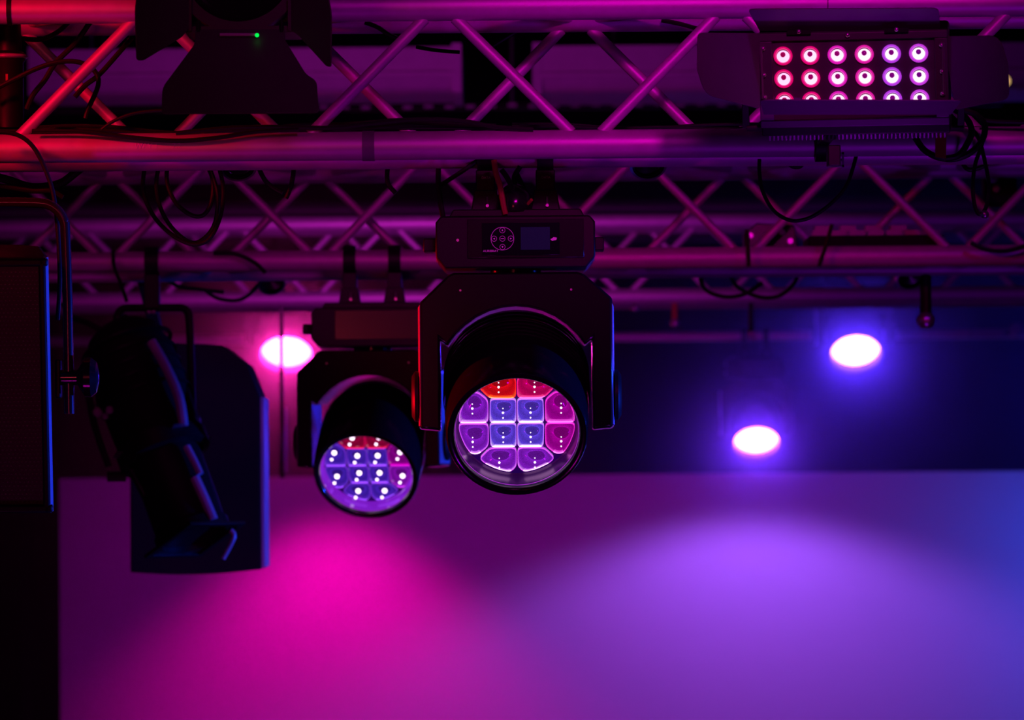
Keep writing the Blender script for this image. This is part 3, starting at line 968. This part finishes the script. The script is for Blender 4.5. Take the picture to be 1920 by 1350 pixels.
# ------------------------------------------------------------------ Fresnel lamp with barn doors (top left)
def fresnel():
    Y = 7.55
    c = P(447, -62, Y)
    k = 1 / S(Y)
    r = thing('fresnel_lamp', 'black lamp with ribbed round lens and open barn doors', 'stage light', c)
    Q = lambda px, py, dy: P(px, py, Y + dy) - c
    mt = Matrix.Rotation(PI / 2, 4, 'X') @ Matrix.Rotation(math.radians(0), 4, 'X')
    prof = [(0.0, 0.004)]
    for i in range(1, 13):
        rr = 0.088 * i / 12
        prof += [(rr - 0.004, 0.0 + 0.0035), (rr, -0.001)]
    MB().lathe(prof, 56, mt, closed=False).build('lens', 'gloss', r, angle=20)
    MB().lathe([(0.088, -0.002), (0.090, 0.006), (0.1075, 0.006), (0.1085, -0.01), (0.1075, -0.05), (0.09, -0.05)], 56, mt, closed=False).build('lens_ring', 'black', r)
    MB().box(-0.10, 0.10, 0.05, 0.26, -0.095, 0.11).build('case', 'black', r, bevel=0.01)
    # door frame square in front of the lens ring
    fr = MB()
    for (x0, x1, z0, z1) in ((-0.098, 0.098, -0.108, -0.098), (-0.098, 0.098, 0.098, 0.108), (-0.098, -0.088, -0.108, 0.108), (0.088, 0.098, -0.108, 0.108)):
        MB().box(x0, x1, -0.012, -0.004, z0, z1).build('door_frame', 'black', r)
    def flap(pts, rad):
        return MB().plate(rpoly(pts, rad, 4), 0.0022).build('barn_door', 'flap', r, bevel=0.0004)
    flap([Q(366, 56, -0.015), Q(534, 56, -0.015), Q(535, 76, -0.025), Q(574, 140, -0.09), Q(594, 152, -0.1), Q(598, 212, -0.14), Q(303, 214, -0.14), Q(304, 165, -0.11), Q(366, 82, -0.03)],
         [0.003, 0.003, 0.004, 0.010, 0.01, 0.008, 0.008, 0.015, 0.01])
    flap([Q(357, -150, -0.015), Q(357, 50, -0.015), Q(340, 70, -0.035), Q(268, 114, -0.11), Q(256, 113, -0.12), Q(253, 12, -0.12), Q(262, -30, -0.11), Q(300, -170, -0.07)],
         [0.003, 0.01, 0.004, 0.01, 0.008, 0.015, 0.01, 0.01])
    flap([Q(544, -150, -0.015), Q(600, -170, -0.07), Q(612, -20, -0.11), Q(622, 22, -0.12), Q(621, 126, -0.12), Q(612, 124, -0.115), Q(560, 66, -0.03), Q(544, 56, -0.015)],
         [0.003, 0.01, 0.02, 0.02, 0.006, 0.006, 0.01, 0.003])
    for px in (372, 528):
        MB().cyl(Q(px, 40, -0.008), Q(px, 62, -0.016), 0.004, 10).build('hinge', 'black', r)
    for px, s_ in ((358, -1), (544, 1)):
        MB().box(*sorted((Q(px - 3, 50, 0).x, Q(px + 3, 50, 0).x)), -0.02, 0.0, Q(px, 60, 0).z, Q(px, 0, 0).z).build('hinge', 'black', r)
    MB().cyl(Q(412, 65, -0.03), Q(480, 65, -0.03), 0.0026, 8).build('hinge_pin', 'plastic', r)
    MB().sphere(Q(482, 66, -0.033), 0.0034, 8).build('indicator', 'green', r)
    MB().cyl((-0.125, 0.12, 0.0), (-0.125, 0.12, 0.30), 0.008, 8).build('bracket_arm', 'black', r)
    MB().cyl((0.125, 0.12, 0.0), (0.125, 0.12, 0.30), 0.008, 8).build('bracket_arm', 'black', r)
    MB().cyl((-0.13, 0.12, 0.30), (0.13, 0.12, 0.30), 0.008, 8).build('bracket_bar', 'black', r)
    return r


fresnel()

# ------------------------------------------------------------------ loudspeaker in U bracket (left edge)
def loudspeaker():
    Y = 7.75
    k = 1 / S(Y)
    c = P(-25, 725, Y)
    r = thing('loudspeaker', 'black loudspeaker with perforated grille in a tube bracket, left edge', 'speaker', c)
    body = bpy.data.objects.new('cabinet', None)
    COL.objects.link(body)
    body.parent = r
    body.matrix_local = Matrix.Rotation(math.radians(9), 4, 'X')
    hw, hh = 119 * k, 241 * k
    # trapezoid cabinet seen from above, top edge bowed at the back
    plan = [(-hw + 0.006, 0.012), (hw - 0.006, 0.012), (hw - 0.004, 0.05), (hw - 0.03, 0.20), (hw - 0.07, 0.235), (-hw + 0.07, 0.235), (-hw + 0.03, 0.20), (-hw - 0.003, 0.05)]
    n = len(plan)
    mb = MB()
    mb.add([(p[0], p[1], -hh) for p in plan] + [(p[0], p[1], hh) for p in plan],
           [tuple(range(n - 1, -1, -1)), tuple(range(n, 2 * n))] + [(i, (i + 1) % n, (i + 1) % n + n, i + n) for i in range(n)])
    mb.build('shell', 'black', body, bevel=0.006)
    for (x0, x1, z0, z1) in ((-hw, hw, hh - 0.014, hh), (-hw, hw, -hh, -hh + 0.014), (-hw, -hw + 0.012, -hh, hh), (hw - 0.016, hw - 0.004, -hh, hh)):
        MB().box(x0, x1, 0.0, 0.014, z0, z1).build('grille_frame', 'black', body, bevel=0.004)
    MB().add([(hw - 0.0035, 0.002, -hh), (hw - 0.0010, 0.024, -hh), (hw - 0.0035, 0.002, hh), (hw - 0.0010, 0.024, hh), (hw - 0.009, 0.024, -hh), (hw - 0.009, 0.024, hh)],
             [(0, 1, 3, 2), (1, 4, 5, 3), (4, 0, 2, 5), (0, 4, 1), (2, 3, 5)]).build('rim_light_strip', 'plastic', body)  # added pale strip for the blue rim light on the cabinet edge
    # grille: dark sheet with pale raised studs in place of glints
    g = MB().box(-hw + 0.012, hw - 0.012, 0.009, 0.012, -hh + 0.014, hh - 0.014).build('grille', 'grille', body)
    pm = MB()
    rows = int((2 * hh - 0.034) / 0.0068)
    for j in range(rows):
        z = -hh + 0.018 + j * 0.0068
        x = 0.02 + (0.0035 if j % 2 else 0)
        while x < hw - 0.016:
            a = 0.0019
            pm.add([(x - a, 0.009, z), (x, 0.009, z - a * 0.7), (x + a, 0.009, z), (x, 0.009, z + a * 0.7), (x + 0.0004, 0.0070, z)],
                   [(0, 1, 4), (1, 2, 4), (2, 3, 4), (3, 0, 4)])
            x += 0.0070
    po = pm.build('grille_glint_stud', 'glint_stud', g, smooth=False)
    po['kind'] = 'stuff'
    # U bracket: bent bar beside the cabinet
    X = lambda p: (p + 25) * k
    Z = lambda p: (725 - p) * k
    path = [(-175, 372), (20, 372), (66, 374)]
    for i in range(9):
        a = math.radians(90 - 90 * i / 8)
        path.append((66 + 47 * math.cos(a), 424 - 50 * math.sin(a)))
    path += [(117, 560), (119, 775)]
    P3 = [Vector((X(a), 0.10, Z(b))) for a, b in path]
    MB().tube(P3, 9.5 * k, 16, 2).build('bracket', 'tubular', r)
    MB().cyl((X(-175), 0.10, Z(372)), (X(-175), 0.10, Z(775)), 9.5 * k, 12).build('bracket', 'gloss', r)
    MB().cyl((X(-40), 0.10, Z(372)), (X(-40), 0.10, Z(330)), 0.012, 12).build('bracket_stud', 'steel', r)
    # clamp knob on the side
    mt = Matrix.Translation((X(96), 0.10, Z(706))) @ Matrix.Rotation(PI / 2, 4, 'Y')
    MB().lathe([(0.013, 0.0), (0.013, 0.034), (0.0145, 0.036), (0.0330, 0.047), (0.0335, 0.058), (0.026, 0.067), (0.010, 0.071), (0.0, 0.071)], 28, mt, closed=False).build('clamp_knob', 'gloss', r)
    MB().box(X(94), X(104), 0.085, 0.115, Z(745), Z(672)).build('side_plate', 'black', r, bevel=0.002)
    return r


loudspeaker()

# ------------------------------------------------------------------ hanging loudspeaker cabinet (blurred black slab)
def slab():
    Y = 11.75
    k = 1 / S(Y)
    c = P(370, 1075, Y)
    r = thing('hanging_cabinet', 'tall black cabinet with clipped upper corner and bowed base, right edge lit blue', 'speaker', c)
    X = lambda p: (p - 370) * k
    Z = lambda p: (1075 - p) * k
    pts = [(X(246), Z(1072)), (X(246), Z(668)), (X(276), Z(640)), (X(420), Z(648)), (X(468), Z(684)), (X(491), Z(742)), (X(491), Z(1068))]
    low = [(X(491 - 245 * i / 8), Z(1068 + 4 * i / 8 + 7 * math.sin(PI * i / 8))) for i in range(1, 8)]
    MB().prism(pts + low, -0.02, 0.24).build('case', 'matte', r, bevel=0.004)
    MB().prism([(X(491), Z(1066)), (X(491), Z(746)), (X(498), Z(746)), (X(498), Z(1064))], -0.02, 0.20).build('lit_edge_strip', 'plastic', r, bevel=0.001)  # paler strip in place of the black case's blue-lit side face
    MB().plate([Vector((X(290), 0.10, Z(660))), Vector((X(312), 0.10, Z(660))), Vector((X(312), Y2r - c.y, cz(504, Y2r)[1] - c.z)), Vector((X(290), Y2r - c.y, cz(504, Y2r)[1] - c.z))], 0.02).build('hanger', 'matte', r)
    return r


slab()

# ------------------------------------------------------------------ profile spotlight
def profile_spot():
    Y = 10.85
    k = 1 / S(Y)
    c = P(285, 486, Y2)
    c.y = Y2
    c.z = z2b
    r = thing('profile_spotlight', 'blurred black profile spotlight aimed down, rails lit blue, in a square yoke', 'stage light', c)
    X = lambda p: (p - 285) * k
    Z = lambda p: (486 - p) * k
    a = Vector((X(222), 0.02, Z(610)))
    b = Vector((X(378), -0.16, Z(1030)))
    d = (b - a)
    L = d.length
    q = rot_from(d)
    q.translation = a
    body = bpy.data.objects.new('barrel', None)
    COL.objects.link(body)
    body.parent = r
    body.matrix_local = q
    MB().lathe([(0.0, 0.0), (0.06, 0.0), (0.085, 0.02), (0.104, 0.08), (0.108, 0.16), (0.104, 0.27), (0.094, 0.33)], 36, closed=False).build('lamp_house', 'matte', body, angle=50)
    for h in (0.05, 0.085, 0.12, 0.155, 0.19):
        MB().lathe([(0.104, h), (0.112, h + 0.002), (0.112, h + 0.008), (0.104, h + 0.010)], 36, closed=False).build('cooling_ring', 'black', body)
    MB().lathe([(0.098, 0.30), (0.110, 0.305), (0.110, 0.345), (0.092, 0.35)], 36, closed=False).build('gate_collar', 'black', body)
    MB().lathe([(0.084, 0.34), (0.084, 0.53), (0.090, 0.535), (0.090, 0.56), (0.078, 0.56), (0.076, 0.545), (0.0, 0.54)], 36, closed=False).build('lens_tube', 'black', body)
    for (x0, x1, y0, y1) in ((-0.088, 0.088, 0.074, 0.088), (-0.088, 0.088, -0.088, -0.074), (-0.088, -0.074, -0.074, 0.074), (0.074, 0.088, -0.074, 0.074)):
        MB().box(x0, x1, y0, y1, 0.558, 0.566).build('gel_frame', 'black', body, bevel=0.001)
    for i, ang in enumerate((20, 110, 200, 290)):
        mt = Matrix.Rotation(math.radians(ang), 4, 'Z')
        MB().box(0.088, 0.125, -0.014, 0.014, 0.318, 0.321).build('shutter_handle', 'steel', body, mtx=mt)
    # rails on the right flank
    R = lambda pts, rr, nm, m_: MB().tube([Vector((X(px), dy, Z(py))) for px, py, dy in pts], rr, 10, 3).build(nm, m_, r)
    R([(290, 640, -0.11), (318, 688, -0.13), (343, 745, -0.15), (352, 800, -0.16)], 0.012, 'focus_rail', 'plastic')
    R([(358, 838, -0.17), (373, 866, -0.18), (384, 890, -0.19)], 0.009, 'focus_rail', 'plastic')
    R([(374, 896, -0.19), (392, 935, -0.20), (409, 975, -0.21)], 0.012, 'focus_rail', 'plastic')
    R([(425, 1048, -0.18), (446, 1008, -0.18), (440, 995, -0.18)], 0.006, 'frame_clip', 'plastic')
    R([(170, 735, -0.10), (184, 800, -0.12), (210, 874, -0.13)], 0.008, 'side_rail', 'black')
    R([(252, 880, -0.14), (270, 915, -0.15), (278, 930, -0.15)], 0.008, 'side_rail', 'black')
    R([(286, 935, -0.15), (300, 980, -0.16), (312, 1010, -0.17)], 0.007, 'side_rail', 'black')
    MB().cyl((X(205), -0.10, Z(893)), (X(240), -0.10, Z(893)), 0.012, 12).build('tension_knob', 'black', r)
    # square yoke
    yk = [(218, 660), (219, 610)]
    for (cx, cy, s0) in ((236, 590, 180), (338, 590, 90)):
        for i in range(6):
            an = math.radians(s0 - 90 * i / 5)
            yk.append((cx + 17 * math.cos(an), cy - 17 * math.sin(an)))
    yk += [(357, 640), (360, 800)]
    MB().tube([Vector((X(a_), 0.0, Z(b_))) for a_, b_ in yk], 0.0095, 10, 1).build('yoke', 'black', r)
    MB().lathe([(0.016, -0.01), (0.034, 0.0), (0.034, 0.02), (0.02, 0.03), (0.0, 0.03)], 18, Matrix.Translation((X(352), -0.02, Z(795))) @ Matrix.Rotation(PI / 2, 4, 'Y'), closed=False).build('yoke_knob', 'black', r)
    for (px, py, rr) in ((190, 772, 0.012), (212, 768, 0.010), (204, 780, 0.008)):
        MB().sphere((X(px), -0.13, Z(py)), rr, 8).build('shutter_knob', 'plastic', r)
    # hook clamp on the truss tube
    out = [(0.036 * math.cos(math.radians(an)), 0.036 * math.sin(math.radians(an))) for an in range(-60, 241, 25)]
    inn = [(0.0262 * math.cos(math.radians(an)), 0.0262 * math.sin(math.radians(an))) for an in range(-60, 241, 25)]
    n = len(out)
    v = []
    for x in (-0.016, 0.016):
        v += [(x, p[0], p[1]) for p in out] + [(x, p[0], p[1]) for p in inn]
    f = []
    for i in range(n - 1):
        f += [(i, i + 1, n + i + 1, n + i), (2 * n + i, 3 * n + i, 3 * n + i + 1, 2 * n + i + 1), (i, 2 * n + i, 2 * n + i + 1, i + 1), (n + i, n + i + 1, 3 * n + i + 1, 3 * n + i)]
    MB().add(v, f).build('hook_clamp', 'black', r)
    MB().box(-0.018, 0.018, -0.02, 0.02, -0.11, -0.03).build('clamp_stem', 'black', r, bevel=0.002)
    for s_ in (-0.006, 0.006):
        MB().sphere((s_, -0.025, Z(582)), 0.006, 8).build('clamp_bolt', 'steel', r)
    # power lead tails
    R([(205, 625, 0.0), (160, 600, 0.02), (130, 588, 0.05), (110, 560, 0.06)], 0.007, 'power_lead', 'cable')
    R([(215, 612, 0.0), (235, 590, -0.03), (246, 620, -0.03), (240, 640, 0)], 0.007, 'power_lead', 'cable')
    return r


profile_spot()

# ------------------------------------------------------------------ small round downlights and the hoist
def pendant(px, py, Y, sc_, label, zt):
    c = P(px, py, Y)
    r = thing('pendant_downlight', label, 'stage light', c, 0, 'pendant downlights')
    q = rot_from((0.10, -0.75, -0.65))
    rr = 0.031 * sc_
    MB().lathe([(rr * 0.8, -0.06 * sc_), (rr, -0.05 * sc_), (rr * 1.02, 0.0), (rr * 1.06, 0.006), (rr * 0.9, 0.007), (rr * 0.88, 0.0), (0.0, -0.004)], 28, q, closed=False).build('can', 'gloss', r)
    MB().lathe([(rr * 1.0, -0.004), (rr * 1.16, 0.002), (rr * 1.16, 0.009), (rr * 1.0, 0.010)], 28, q, closed=False).build('rim', 'steel', r)
    MB().cyl((0, 0.01, 0.01), (0, zt[0] - Y, zt[1] - c.z), 0.006, 8).build('stem', 'black', r)
    return r


pendant(447, 306, 8.31, 0.95, 'small round black downlight under the nearest truss, near the coiled cable', (Y1r, z1rb))
pendant(1215, 304, 8.31, 0.95, 'small round black downlight under the nearest truss, right of the central moving head', (Y1r, z1rb))
pendant(508, 528, 11.3, 1.0, 'blurred round downlight under the second truss, above the pink glow', cz(504, Y2r))
pendant(1706, 518, 11.3, 1.0, 'blurred round downlight under the second truss, above the violet glow', cz(504, Y2r))

hc = P(16, 150, 8.12)
ho = thing('chain_hoist', 'black hoist cylinder with a ring in the upper left corner', 'hoist', hc)
MB().lathe([(0.010, 0.105), (0.022, 0.10), (0.024, 0.05), (0.031, 0.045), (0.031, 0.036), (0.027, 0.03), (0.027, -0.085), (0.018, -0.09)], 28).build('drum', 'black', ho)
MB().lathe([(0.031, 0.044), (0.034, 0.0415), (0.034, 0.0395), (0.031, 0.037)], 28, closed=False).build('ring', 'plastic', ho)
MB().cyl((0.0, 0, 0.09), (0.0, 0.0, 0.4), 0.006, 8).build('chain_guide', 'steel', ho)
MB().box(-0.002, 0.002, -0.0285, -0.026, -0.004, 0.008).build('indicator', 'redtape', ho)

# drop rod in front of the pink wash light
zt_ = P(527, 560, Y3)
zb_ = P(527, 897, Y3)
rod = thing('drop_rod', 'slim hanging rod crossing the pink wash light, lower half lit blue', 'rod', zt_)
MB().cyl((0, 0, 0.03), (0, 0, zb_.z - zt_.z), 0.0065, 12).build('rod_tube', 'gloss', rod)
MB().box(-0.016, 0.016, -0.012, 0.012, -0.02, 0.03).build('rod_clamp', 'black', rod)
MB().cyl((0.012, 0.0, zb_.z - zt_.z + 0.02), (0.012, 0.0, zb_.z - zt_.z + 0.23), 0.004, 10).build('rod_sleeve', 'steel', rod)

# dangling drops under the deepest truss
def drop(px, y0, y1, Y, r_, label, m_='black'):
    a, b = P(px, y0, Y), P(px, y1, Y)
    t = thing('hanging_strap', label, 'strap', a)
    MB().cyl((0, 0, 0.01), (0, 0, b.z - a.z), r_, 10).build('webbing', m_, t)
    MB().sphere((0, 0, b.z - a.z), r_ * 1.6, 8).build('end_fitting', 'steel', t)


drop(1408, 560, 627, Y3, 0.008, 'short strap with shiny tip hanging above the lower violet lamp')
drop(1265, 566, 606, Y3, 0.010, 'short reddish strap hanging right of the central moving head', 'redtape')
drop(1735, 500, 600, Y2r, 0.014, 'dark strap hanging below the second truss at right')
drop(1190, 560, 578, Y3, 0.007, 'tiny strap with shiny tip beside the central moving head')

# power strip and connector box lying on the second truss
def power_strip():
    c = P(1640, 443, 11.04)
    r = thing('power_strip', 'low strip of pale sockets seen through the truss at right', 'power strip', c)
    MB().box(-0.16, 0.16, -0.05, 0.17, cz(486, Y2)[1] + 0.025 - c.z - 0.004, 0.0).build('case', 'matte', r, bevel=0.004)
    sm = MB().box(-0.019, 0.019, -0.01, 0.03, -0.006, 0.008).mesh('socket')
    for i in range(7):
        link_mesh('socket', sm, 'plastic', r, (-0.13 + i * 0.044, 0.0, 0.006))
    for i in range(4):
        link_mesh('socket', sm, 'plastic', r, (-0.12 + i * 0.06, 0.05, 0.02))
    return r


power_strip()
cb = thing('connector_box', 'small box bristling with shiny plugs on the second truss, right of centre', 'box', P(1450, 445, 11.1))
MB().prism([(-0.07, -0.03), (-0.07, 0.01), (-0.04, 0.035), (0.05, 0.03), (0.06, -0.03)], 0, 0.08).build('case', 'gloss', cb, bevel=0.003)
for (x, z) in ((-0.055, 0.004), (-0.015, -0.004), (0.02, 0.012), (-0.03, -0.02), (0.04, -0.01)):
    MB().cyl((x, 0.0, z), (x, -0.014, z), 0.007, 10).build('plug', 'steel', cb)
# ceiling equipment near the right edge
eb = thing('junction_box', 'small box with two glints beside the right hand cables', 'box', P(1868, 342, 11.3))
MB().box(-0.03, 0.05, 0, 0.06, -0.06, 0.03).build('case', 'matte', eb, bevel=0.003)
MB().cyl((0, 0.03, 0.02), (0, Y2r - 11.3, cz(321.5, Y2r)[1] - P(1868, 342, 11.3).z), 0.006, 8).build('hook', 'black', eb)
MB().sphere((-0.01, -0.004, 0.012), 0.015, 8).build('gland', 'plastic', eb)
MB().sphere((0.0, -0.004, -0.016), 0.010, 8).build('gland', 'plastic', eb)

# far small lights and fittings near the right edge
M['amber'] = mat('amber_lens', (0.3, 0.2, 0.05), 0.4, 0.0, (1.0, 0.62, 0.22), 0.9)
al = thing('pilot_lamp', 'tiny amber pilot lamp beside the right flap of the lamp panel', 'lamp', P(1884, 152, 15.3))
MB().cyl((0, 0.0, 0), (0, 0.06, 0), 0.022, 14).build('socket', 'black', al)
MB().sphere((0, -0.004, 0), 0.018, 8).build('lens', 'amber', al)
MB().cyl((0, 0.05, 0), (0, 0.42, 0.0), 0.006, 8).build('arm', 'black', al)
lb = thing('fitting_box', 'pale flat box on the slim bar near the right edge', 'box', (P(1850, 622, 19.0).x, h3.location.y, h3.location.z))
MB().box(-0.075, 0.075, -0.05, -0.02, -0.02, 0.018).build('case', 'plastic', lb, bevel=0.004)
MB().sphere((0.125, -0.04, 0.014), 0.032, 8).build('knob', 'plastic', lb)
MB().box(-0.01, 0.13, -0.03, -0.018, -0.008, 0.008).build('arm', 'black', lb)

# ------------------------------------------------------------------ cables
def cable(pts, Y, rpx, label, group=None, name='cable', wob=0.0, m_='cable', sub=5):
    P3 = []
    for i, p in enumerate(pts):
        yy = p[2] if len(p) > 2 else Y
        P3.append(P(p[0], p[1], yy))
    c = P3[0].copy()
    o = MB().tube([p - c for p in P3], rpx / S(Y), 8, sub).build(name, m_)
    o.location = c
    return tag(o, label, 'cable', group)


# along the lower tubes of the nearest truss
G = 'cables lying along the nearest truss'
LB = 'thin black cable of the bundle resting on the lower tube of the nearest truss'
rnd = random.Random(11)
for i in range(6):
    dy = rnd.uniform(-6, 6)
    pts = []
    for px in range(-60, 1010, 90):
        base = 243 + 11 * math.exp(-((px - 320) / 110.0) ** 2) - 10 * math.exp(-((px - 780) / 120.0) ** 2)
        pts.append((px, base + dy + rnd.uniform(-5, 5), 8.06 + i * 0.024))
    cable(pts, 8.1, rnd.uniform(3.2, 5.0), LB, G)
for i in range(3):
    pts = [(px, 246 + rnd.uniform(-4, 4) - 5 * i, 8.08 + 0.03 * i) for px in range(960, 2000, 95)]
    cable(pts, 8.1, 3.5, 'thin black cable behind the right half of the lower front tube', G)
cable([(60, 246), (150, 247), (240, 257), (330, 264), (410, 258), (480, 247), (560, 243)], 7.962, 4.2, 'cable sagging lowest in front of the red lower tube of the nearest truss')
cable([(330, 250), (430, 240), (520, 238), (620, 240), (700, 232), (780, 224), (860, 226), (930, 238), (1000, 243)], 7.985, 4.4, 'cable humped over the taped spot of the lower tube')
cable([(190, 243), (215, 226), (255, 212), (310, 207), (345, 212)], 7.97, 3.2, 'thin cable arching left of the ribbed lamp, lit red')
cable([(-30, 178), (20, 152), (70, 128), (112, 116), (150, 117), (178, 134), (184, 160), (165, 205), (160, 222)], 8.05, 4.6, 'cable bowed like a hook behind the red brace')
cable([(170, 40), (140, 82), (104, 118), (84, 150), (62, 178), (50, 205)], 8.10, 5.2, 'cable slanting down from the red top tube at left')
cable([(130, 40), (108, 60), (76, 74), (40, 72), (10, 70)], 8.14, 4.6, 'short cable curling under the red top tube')
cable([(248, 70), (222, 100), (186, 140), (160, 160), (140, 182)], 8.12, 5.0, 'cable running down beside the red brace')
cable([(-20, 246), (30, 252), (62, 275), (85, 318), (100, 365), (108, 430), (112, 520), (108, 600)], 7.9, 4.2, 'cable dropping over the red lower tube beside the loudspeaker bracket')
cable([(-40, 325), (10, 336), (60, 351), (110, 345), (140, 325), (166, 303)], 8.35, 8.0, 'thick cable sagging below the red tube above the loudspeaker')
cable([(-40, 344), (10, 350), (60, 358), (95, 358), (118, 370)], 8.3, 5.0, 'thinner cable hugging the loudspeaker bracket')
# coil
cable([(278, 290), (269, 330), (270, 365), (290, 408), (325, 442), (362, 458), (392, 448), (412, 410), (419, 360), (412, 320), (402, 300),
       (330, 297, 8.285), (302, 305), (293, 350), (305, 400), (335, 440), (368, 455, 8.28), (400, 425, 8.285), (408, 370), (395, 320), (380, 300),
       (345, 298, 8.285), (318, 306), (313, 340), (328, 378), (356, 402), (380, 404), (396, 380), (399, 340), (386, 303)], 8.272, 4.0,
      'cable hung in a loose coil below the left part of the nearest truss', name='coiled_cable')
cable([(474, 288), (492, 330), (508, 349), (530, 362)], 8.272, 4.4, 'short cable end poking down right of the coil')
cable([(553, 288), (550, 325), (545, 350), (536, 372)], 8.272, 4.4, 'short cable end pointing down between coil and central moving head')
cable([(732, 288), (726, 322), (728, 345), (742, 362)], 8.272, 4.4, 'short hooked cable left of the central moving head')
cable([(822, 316), (822, 345), (826, 380), (832, 415)], 8.2, 5.0, 'cable dropping straight to the left end of the central moving head')
cable([(905, 292), (880, 312), (850, 332), (828, 346), (822, 350)], 8.22, 4.2, 'cable slanting to the left clamp of the central moving head')
cable([(926, 300), (930, 325), (938, 350), (944, 385), (948, 402)], 8.15, 5.4, 'reddish cable entering the top of the central moving head', m_='redtape')
for i, (wh, pts) in enumerate((('left', [(940, 318), (952, 335), (962, 360), (960, 400)]), ('middle', [(975, 312), (964, 335), (972, 362), (978, 400)]), ('right', [(968, 325), (980, 350), (990, 375), (986, 402)]))):
    cable(pts, 8.16 + 0.03 * i, 5.0, wh + ' one of three short black leads between the clamps of the central moving head', 'leads of the central moving head')
pb = thing('power_plug', 'black plug standing between the clamps of the central moving head', 'plug', P(965, 398, 8.18))
MB().lathe([(0.030, 0.0), (0.032, 0.008), (0.030, 0.03), (0.018, 0.045), (0.010, 0.05)], 20).build('plug_body', 'gloss', pb)
MB().cyl((0.022, -0.018, 0.012), (0.030, -0.03, 0.02), 0.003, 8).build('release_tab', 'redtape', pb)
# right-hand loops
cable([(1424, 298), (1424, 325), (1430, 358), (1448, 392), (1475, 411), (1502, 413), (1532, 401), (1566, 374), (1588, 345), (1600, 312), (1608, 280), (1612, 255)], 8.1, 3.6,
      'single cable hanging in a deep loop below the lamp panel')
cable([(1478, 286), (1481, 307), (1492, 313), (1504, 308), (1510, 286)], 8.272, 4.6, 'small cable loop left of the buckle')
cable([(1716, 258), (1732, 280), (1756, 294), (1788, 298), (1820, 286), (1842, 262), (1846, 234), (1828, 214), (1800, 206)], 7.9, 6.0, 'outer cable of the knot right of the lamp panel')
cable([(1790, 205), (1812, 222), (1822, 246), (1812, 272), (1796, 292), (1772, 297)], 7.86, 6.0, 'inner cable of the knot right of the lamp panel')
cable([(1806, 212), (1822, 240), (1836, 262), (1846, 300), (1854, 345), (1850, 385), (1838, 402), (1828, 388), (1824, 350), (1828, 310), (1838, 280), (1850, 240)], 7.92, 3.8,
      'long narrow cable loop dangling from the knot at right')
cable([(1796, 288), (1812, 316), (1832, 316), (1852, 306), (1858, 286)], 8.272, 4.2, 'small cable bight below the knot at right')
cable([(1838, 225), (1870, 228), (1930, 230)], 7.95, 4.0, 'cable leaving the knot towards the right edge')
tp = P(1764, 258, 7.84)
t = tag(MB().plate([Vector((-0.009, 0, 0.03)), Vector((0.010, 0, 0.03)), Vector((0.008, -0.004, -0.036)), Vector((-0.010, -0.004, -0.033))], 0.004).build('cable_tie', 'redtape'),
        'red tape tie round the cable knot at right', 'tape')
t.location = tp
tg = tag(MB().sphere((0, 0, 0), 0.0075, 8).build('cable_tip', 'steel'), 'shiny fitting at the bottom of the dangling loop', 'fitting')
tg.location = P(1846, 402, 7.92)
# under the top tubes
cable([(684, 42), (706, 50), (728, 64), (745, 72)], 8.2, 4.2, 'short cable slanting below the purple top tube')
cable([(994, 40), (975, 54), (950, 70), (924, 86)], 8.26, 4.2, 'short cable slanting the other way below the top tube')
cable([(780, 88), (815, 94), (862, 98)], 8.4, 3.6, 'cable crossing the end of the pale duct')
cable([(1240, 38), (1280, 46), (1320, 58)], 8.2, 4.2, 'cable left of the lamp panel below the pink tube')
# blurred cables on the rear trusses
cable([(212, 470), (214, 500), (226, 530), (238, 566)], 10.9, 3.6, 'blurred cable dropping from the second truss to the profile spotlight')
cable([(400, 475), (440, 476), (476, 492), (498, 512)], 10.9, 4.2, 'blurred cable across the second truss left of the pink glow')
cable([(385, 545), (410, 560), (450, 562), (480, 540), (500, 506)], 11.237, 3.6, 'blurred cable sagging below the second truss above the pink glow')
cable([(300, 508), (330, 535), (370, 542), (420, 548)], 11.237, 4.0, 'blurred cable right of the profile spotlight clamp')
cable([(1310, 500), (1320, 540), (1355, 556), (1395, 552), (1430, 530)], 11.237, 4.0, 'blurred cable loop under the second truss, nearer the moving head')
cable([(1365, 500), (1380, 535), (1420, 556), (1460, 555), (1490, 530), (1500, 498)], 11.239, 4.0, 'blurred cable loop under the second truss, nearer the violet lamps')
cable([(1400, 430), (1402, 460), (1404, 500)], 10.9, 4.0, 'blurred cable over the lower tube below the plug box')
cable([(1560, 420), (1550, 455), (1535, 500)], 10.9, 4.0, 'blurred cable over the lower tube below the socket strip')
cable([(1820, 455), (1850, 468), (1890, 470), (1940, 455)], 10.9, 4.6, 'blurred cable sagging on the second truss at the right edge')

# ------------------------------------------------------------------ haze between the deepest truss and the screen
hz = bpy.data.materials.new('stage_haze')
hz.use_nodes = True
nt = hz.node_tree
nt.nodes.remove(nt.nodes['Principled BSDF'])
vs = nt.nodes.new('ShaderNodeVolumeScatter')
vs.inputs['Color'].default_value = (1, 1, 1, 1)
vs.inputs['Density'].default_value = 0.075
vs.inputs['Anisotropy'].default_value = 0.92
nt.links.new(vs.outputs['Volume'], nt.nodes['Material Output'].inputs['Volume'])
hb = MB().box(-3.4, 3.4, 16.3, 20.1, 1.2, 4.28).build('stage_haze', hz)
hb['kind'] = 'stuff'
tag(hb, 'thin stage haze glowing around the rear wash lights', 'haze')
